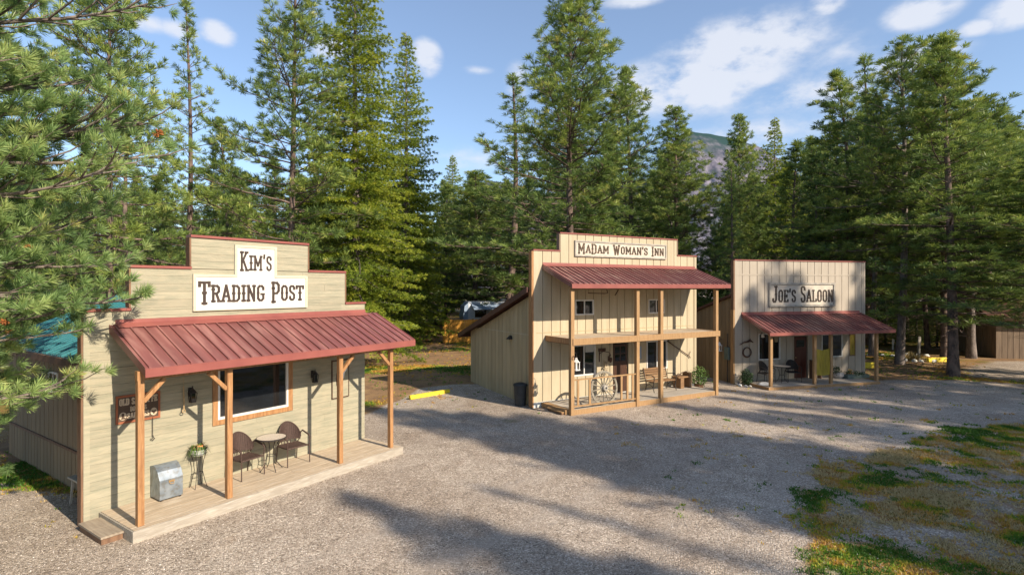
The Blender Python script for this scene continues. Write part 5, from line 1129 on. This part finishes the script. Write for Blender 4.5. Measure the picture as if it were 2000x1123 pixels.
tree('fir2', 1513, 60, Htop(60, 228), 3.5, 'pointed dark fir in the sky gap behind the saloon')
tree('tall', 1618, 38, Htop(38, 138), 3.8, 'full pine behind the middle of the saloon front', rz=.4)
tree('slim', 1690, 42, Htop(42, 110), 3.2, 'narrow pine behind the right end of the saloon front')
tree('stem', 1702, 35, Htop(35, 200), 2.4, 'pine with pale sunlit trunk just right of the saloon wall')
tree('stem', 1757, 31.3, Htop(31.3, 95), 3.1, 'pine with thick leaning grey trunk left of the pale post', tilt=(.0, -.015), rz=1.3)
tree('tall', 1862, 27.2, Htop(27.2, 62), 3.7, 'tall dense pine with the thickest dark trunk at the gravel edge on the right', rz=2.0)
tree('tall2', 1845, 33, Htop(33, 66), 3.4, 'twin-looking pine just behind the thick dark trunk on the right', rz=4.0)
tree('stem', 1897, 34, Htop(34, 230), 3.4, 'short-trunked pine between the thick dark trunk and the shed')
tree('tall2', 2055, 27, Htop(27, 270), 4.2, 'bright low-branched pine at the right edge of the frame', rz=1.0)
tree('tall', 1965, 37, Htop(37, 215), 3.8, 'pine in front of the brown shed at the right')
# ---- the forest behind: pines nothing tells apart, in rows that thicken with distance
sky = [(-800,200),(0,260),(200,300),(300,330),(380,350),(430,340),(520,320),(640,250),(740,250),(830,360),(870,352),(930,335),(960,300),(1050,250),(1120,200),(1250,290),(1305,300),(1345,390),(1385,440),(1420,380),(1450,320),(1500,300),(1560,260),(1650,200),(1800,150),(2000,200),(2900,160)]
fr = random.Random(11); cnt = 0
for Y0, Y1, n, kmin in ((38, 46, 22, .62), (46, 56, 40, .6), (56, 70, 60, .66), (70, 92, 64, .78)):
    for i in range(n):
        px = -350+2750*(i+fr.uniform(.1, .9))/n; Y = fr.uniform(Y0, Y1); X = (px-1000)/F_PX*Y
        if -9.5 < X < 3.5 and 40 < Y < 60: continue
        if Y < 46 and 700 < px < 1010: continue
        if Y < 60 and 1345 < px < 1410: continue
        cap = np.interp(px, [s[0] for s in sky], [s[1] for s in sky])
        H = min(25, (CAM_H+(CY-cap)/F_PX*Y)*fr.uniform(kmin, 1.0)); kind = fr.choice(['back', 'back2', 'backfir', 'back']) if not (px > 1630 and Y < 62) else 'backstem'
        tree(kind, px, Y, H, H*fr.uniform(.16, .23), 'dark conifer standing in the crowded forest behind the buildings', 'conifers of the forest behind the buildings'); cnt += 1
# ---- saplings and undergrowth at the forest edge
for px, Y in ((1660, 45), (1730, 42), (1790, 44), (1830, 40), (1880, 46), (1930, 44), (1690, 50), (1760, 52), (1850, 54), (800, 60), (850, 64), (730, 52)):
    tree('backfir', px, Y, fr.uniform(2.2, 4.5), fr.uniform(.9, 1.5), 'young bushy conifer in the shade at the forest edge', 'saplings at the forest edge')
# ---- trees beside and behind the viewer that throw the long shadows over the yard
def shadow_tree(kind, gx, gy, H, R, label, rz=0.0):
    L_ = H/math.tan(R_(SUN_EL)); hz = math.hypot(SUN.x, SUN.y)
    return tree(kind, 0, gy+SUN.y/hz*L_, H, R, label, x=gx+SUN.x/hz*L_, rz=rz)
def w3(u, back): p = F3.W(u-.75*back, -back); return (p.x, p.y)
SH = [('tall', ground_pt(640, 962), 20, 2.4), ('tall2', ground_pt(960, 1045), 17, 2.0), ('slim', ground_pt(925, 948), 21, 1.0),
      ('broad', ground_pt(715, 795), 23, 2.7), ('broad2', ground_pt(900, 805), 21, 2.8), ('broad', ground_pt(1150, 816), 19, 2.6), ('broad', ground_pt(1060, 880), 18, 2.2),
      ('broad', ground_pt(1290, 790), 20, 2.3), ('broad2', ground_pt(1400, 775), 21, 2.5), ('broad', (8.0, 24.0), 20, 1.9), ('tall', ground_pt(1330, 832), 17, 1.9), ('broad2', ground_pt(820, 800), 20, 2.6), ('broad', ground_pt(1010, 815), 22, 2.6), ('broad2', ground_pt(960, 870), 20, 2.2), ('broad', ground_pt(1230, 850), 18, 2.4), ('broad2', ground_pt(1480, 800), 18, 2.6), ('broad', ground_pt(1650, 790), 17, 2.6), ('broad', ground_pt(1000, 1060), 18, 2.3),
      ('broad2', w3(.8, 5.6), 22, 2.5), ('broad', w3(3.0, 6.0), 21, 2.6), ('broad2', w3(5.2, 5.2), 23, 2.5), ('broad', w3(7.2, 5.0), 24, 2.4), ('slim', w3(2.4, 10.5), 26, 2.2), ('slim', w3(7.2, 9.5), 24, 1.8),
      ('broad', (19, 29), 20, 3), ('broad2', (23, 30), 20, 3.2), ('broad', ground_pt(1850, 800), 17, 2.6)]
for i, (k_, g_, h_, r_) in enumerate(SH): shadow_tree(k_, g_[0], g_[1], h_, r_, 'tall pine out of the picture on the sunny side of the yard', rz=i*1.1)['group'] = 'pines on the sunny side of the yard'

# ---- the near pine on the left, its long needles close to the camera
def near_pine():
    NX, NY = -10.7, 7.6
    prof = lambda t: (.70+.30*min(1, t/.25)) if t < .50 else (1-(t-.5)*1.25) if t < .8 else max(.05, 1-(t-.75)*3.4)
    az = lambda a: 1.0 if math.cos(a-.35) > .1 else .15
    global ASYM
    ASYM = 0.0
    root, sk, ta = make_pine(42, 12.0, 4.15, .17, whorl=.25, nb=(10, 12), dens=1.0, k=70, ln=.185, w=.0055, prof=prof, upturn=.28, bare=.18, bark='bark_grey', crown_mat='needle_near', az=az, sub=.46, tstep=.17, dead=True, gap=.05, tr=.26, name='pine_tree')
    root.location = (NX, NY, 0); tag(root, 'near pine with long pale needles and orange cones filling the left edge of the picture', 'tree')
    r = random.Random(5); P = sk.P
    c = MB(); rr = random.Random(2)
    for k in range(26):
        d = Vector((rr.gauss(0, 1), rr.gauss(0, 1), rr.gauss(0, .6))).normalized(); c.tube([d*.008, d*.036, d*.062], [.007, .011, .004], 5)
    first = None; picks = [q for q in range(len(P)) if math.hypot(P[q][0], P[q][1]) > 2.2 and P[q][0] > 0 and P[q][1] < 2.6]; r.shuffle(picks)
    for q in picks[:110]:
        if first is None: o = first = c.build('pollen_cone', M['cone'], root)
        else: o = first.copy(); COL.objects.link(o); o.parent = root
        o.location = Vector(P[q])+Vector((.02, -.03, .03)); s_ = r.uniform(.7, 1.5); o.scale = (s_, s_, s_); o.rotation_euler = (r.random()*6, r.random()*6, 0)
near_pine()
# unused prototypes never stay at the origin
for kd, o in proto.items():
    if kd not in used:
        for ch in list(o.children): bpy.data.objects.remove(ch)
        bpy.data.objects.remove(o)
for o in bpy.data.objects:
    for kk in ('H', 'R'):
        if kk in o: del o[kk]
# ================================================================== mountain
def mountain():
    prof = [(-600,500),(0,490),(400,485),(760,470),(850,440),(905,392),(950,350),(1000,352),(1080,385),(1200,380),(1275,345),(1308,285),(1330,258),(1350,254),(1385,259),(1425,268),(1480,285),(1520,310),(1560,350),(1700,400),(2000,440),(2600,480)]
    D = 1500.; nx, ny = 420, 70; xs = np.linspace(-1.45, 1.45, nx); V = np.zeros((ny, nx, 3)); 
    top = np.interp(xs*F_PX+1000, [p[0] for p in prof], [p[1] for p in prof]); Hh = (CY-top)/F_PX*D+CAM_H
    for j in range(ny):
        s_ = j/(ny-1); Yv = D-520+s_*700; f = np.clip(s_/.72, 0, 1)**.8 if s_ < .72 else 1-(s_-.72)*.9
        X = xs*(Yv if s_ < .72 else D-520+.72*700)*1.0; X = xs*Yv
        nn = fbm(X, np.full(nx, Yv), 150, 5, 5)-.5; rid = np.abs(fbm(X*1.0+Yv*.15, np.full(nx, Yv*.35), 70, 9, 5)-.5)
        Z = Hh*f*(1+.0*nn)+(nn*70-rid*120*np.sin(math.pi*min(1, s_/.72)))*min(1, s_*3)*(1-.75*(s_ > .6))
        V[j] = np.stack([X, np.full(nx, Yv), Z-4], -1)
    V = V.reshape(-1, 3); i = np.arange((ny-1)*(nx-1)); r = i//(nx-1); c = i % (nx-1); a = r*nx+c
    m = bpy.data.materials.new('mountain_side'); m.use_nodes = True; nt = m.node_tree; N = nt.nodes; L = nt.links; b = N['Principled BSDF']; b.inputs['Roughness'].default_value = 1; b.inputs['Specular IOR Level'].default_value = 0
    tc = N.new('ShaderNodeTexCoord'); mp = N.new('ShaderNodeMapping'); mp.inputs['Scale'].default_value = (1, .4, .35); L.new(tc.outputs['Object'], mp.inputs[0])
    nz = N.new('ShaderNodeTexNoise'); nz.inputs['Scale'].default_value = .05; nz.inputs['Detail'].default_value = 9; nz.inputs['Roughness'].default_value = .65; L.new(mp.outputs[0], nz.inputs['Vector'])
    n2 = N.new('ShaderNodeTexNoise'); n2.inputs['Scale'].default_value = .012; n2.inputs['Detail'].default_value = 6; L.new(tc.outputs['Object'], n2.inputs['Vector'])
    r1 = N.new('ShaderNodeValToRGB'); r1.color_ramp.elements[0].position = .38; r1.color_ramp.elements[0].color = (.04,.05,.08,1); r1.color_ramp.elements[1].position = .62; r1.color_ramp.elements[1].color = (.20,.185,.22,1); L.new(nz.outputs[0], r1.inputs[0])  # rock tones painted bluish to stand in for distance haze
    sx = N.new('ShaderNodeSeparateXYZ'); L.new(tc.outputs['Object'], sx.inputs[0]); mr = N.new('ShaderNodeMapRange'); mr.inputs[1].default_value = 366; mr.inputs[2].default_value = 400; L.new(sx.outputs[2], mr.inputs[0])
    ad = N.new('ShaderNodeMath'); ad.operation = 'MULTIPLY_ADD'; ad.inputs[1].default_value = 5; ad.inputs[2].default_value = -2.45; L.new(n2.outputs[0], ad.inputs[0]); ad2 = N.new('ShaderNodeMath'); ad2.use_clamp = True; L.new(ad.outputs[0], ad2.inputs[0]); L.new(mr.outputs[0], ad2.inputs[1])
    mx = N.new('ShaderNodeMix'); mx.data_type = 'RGBA'; mx.inputs[7].default_value = (.03,.06,.06,1); L.new(ad2.outputs[0], mx.inputs[0]); L.new(r1.outputs[0], mx.inputs[6]); L.new(mx.outputs[2], b.inputs['Base Color'])
    me = tri_mesh('mountain', V, np.stack([a, a+1, a+nx+1, a+nx], -1), m, smooth=True); o = bpy.data.objects.new('mountain', me); COL.objects.link(o); tag(o, kind='structure')
mountain()
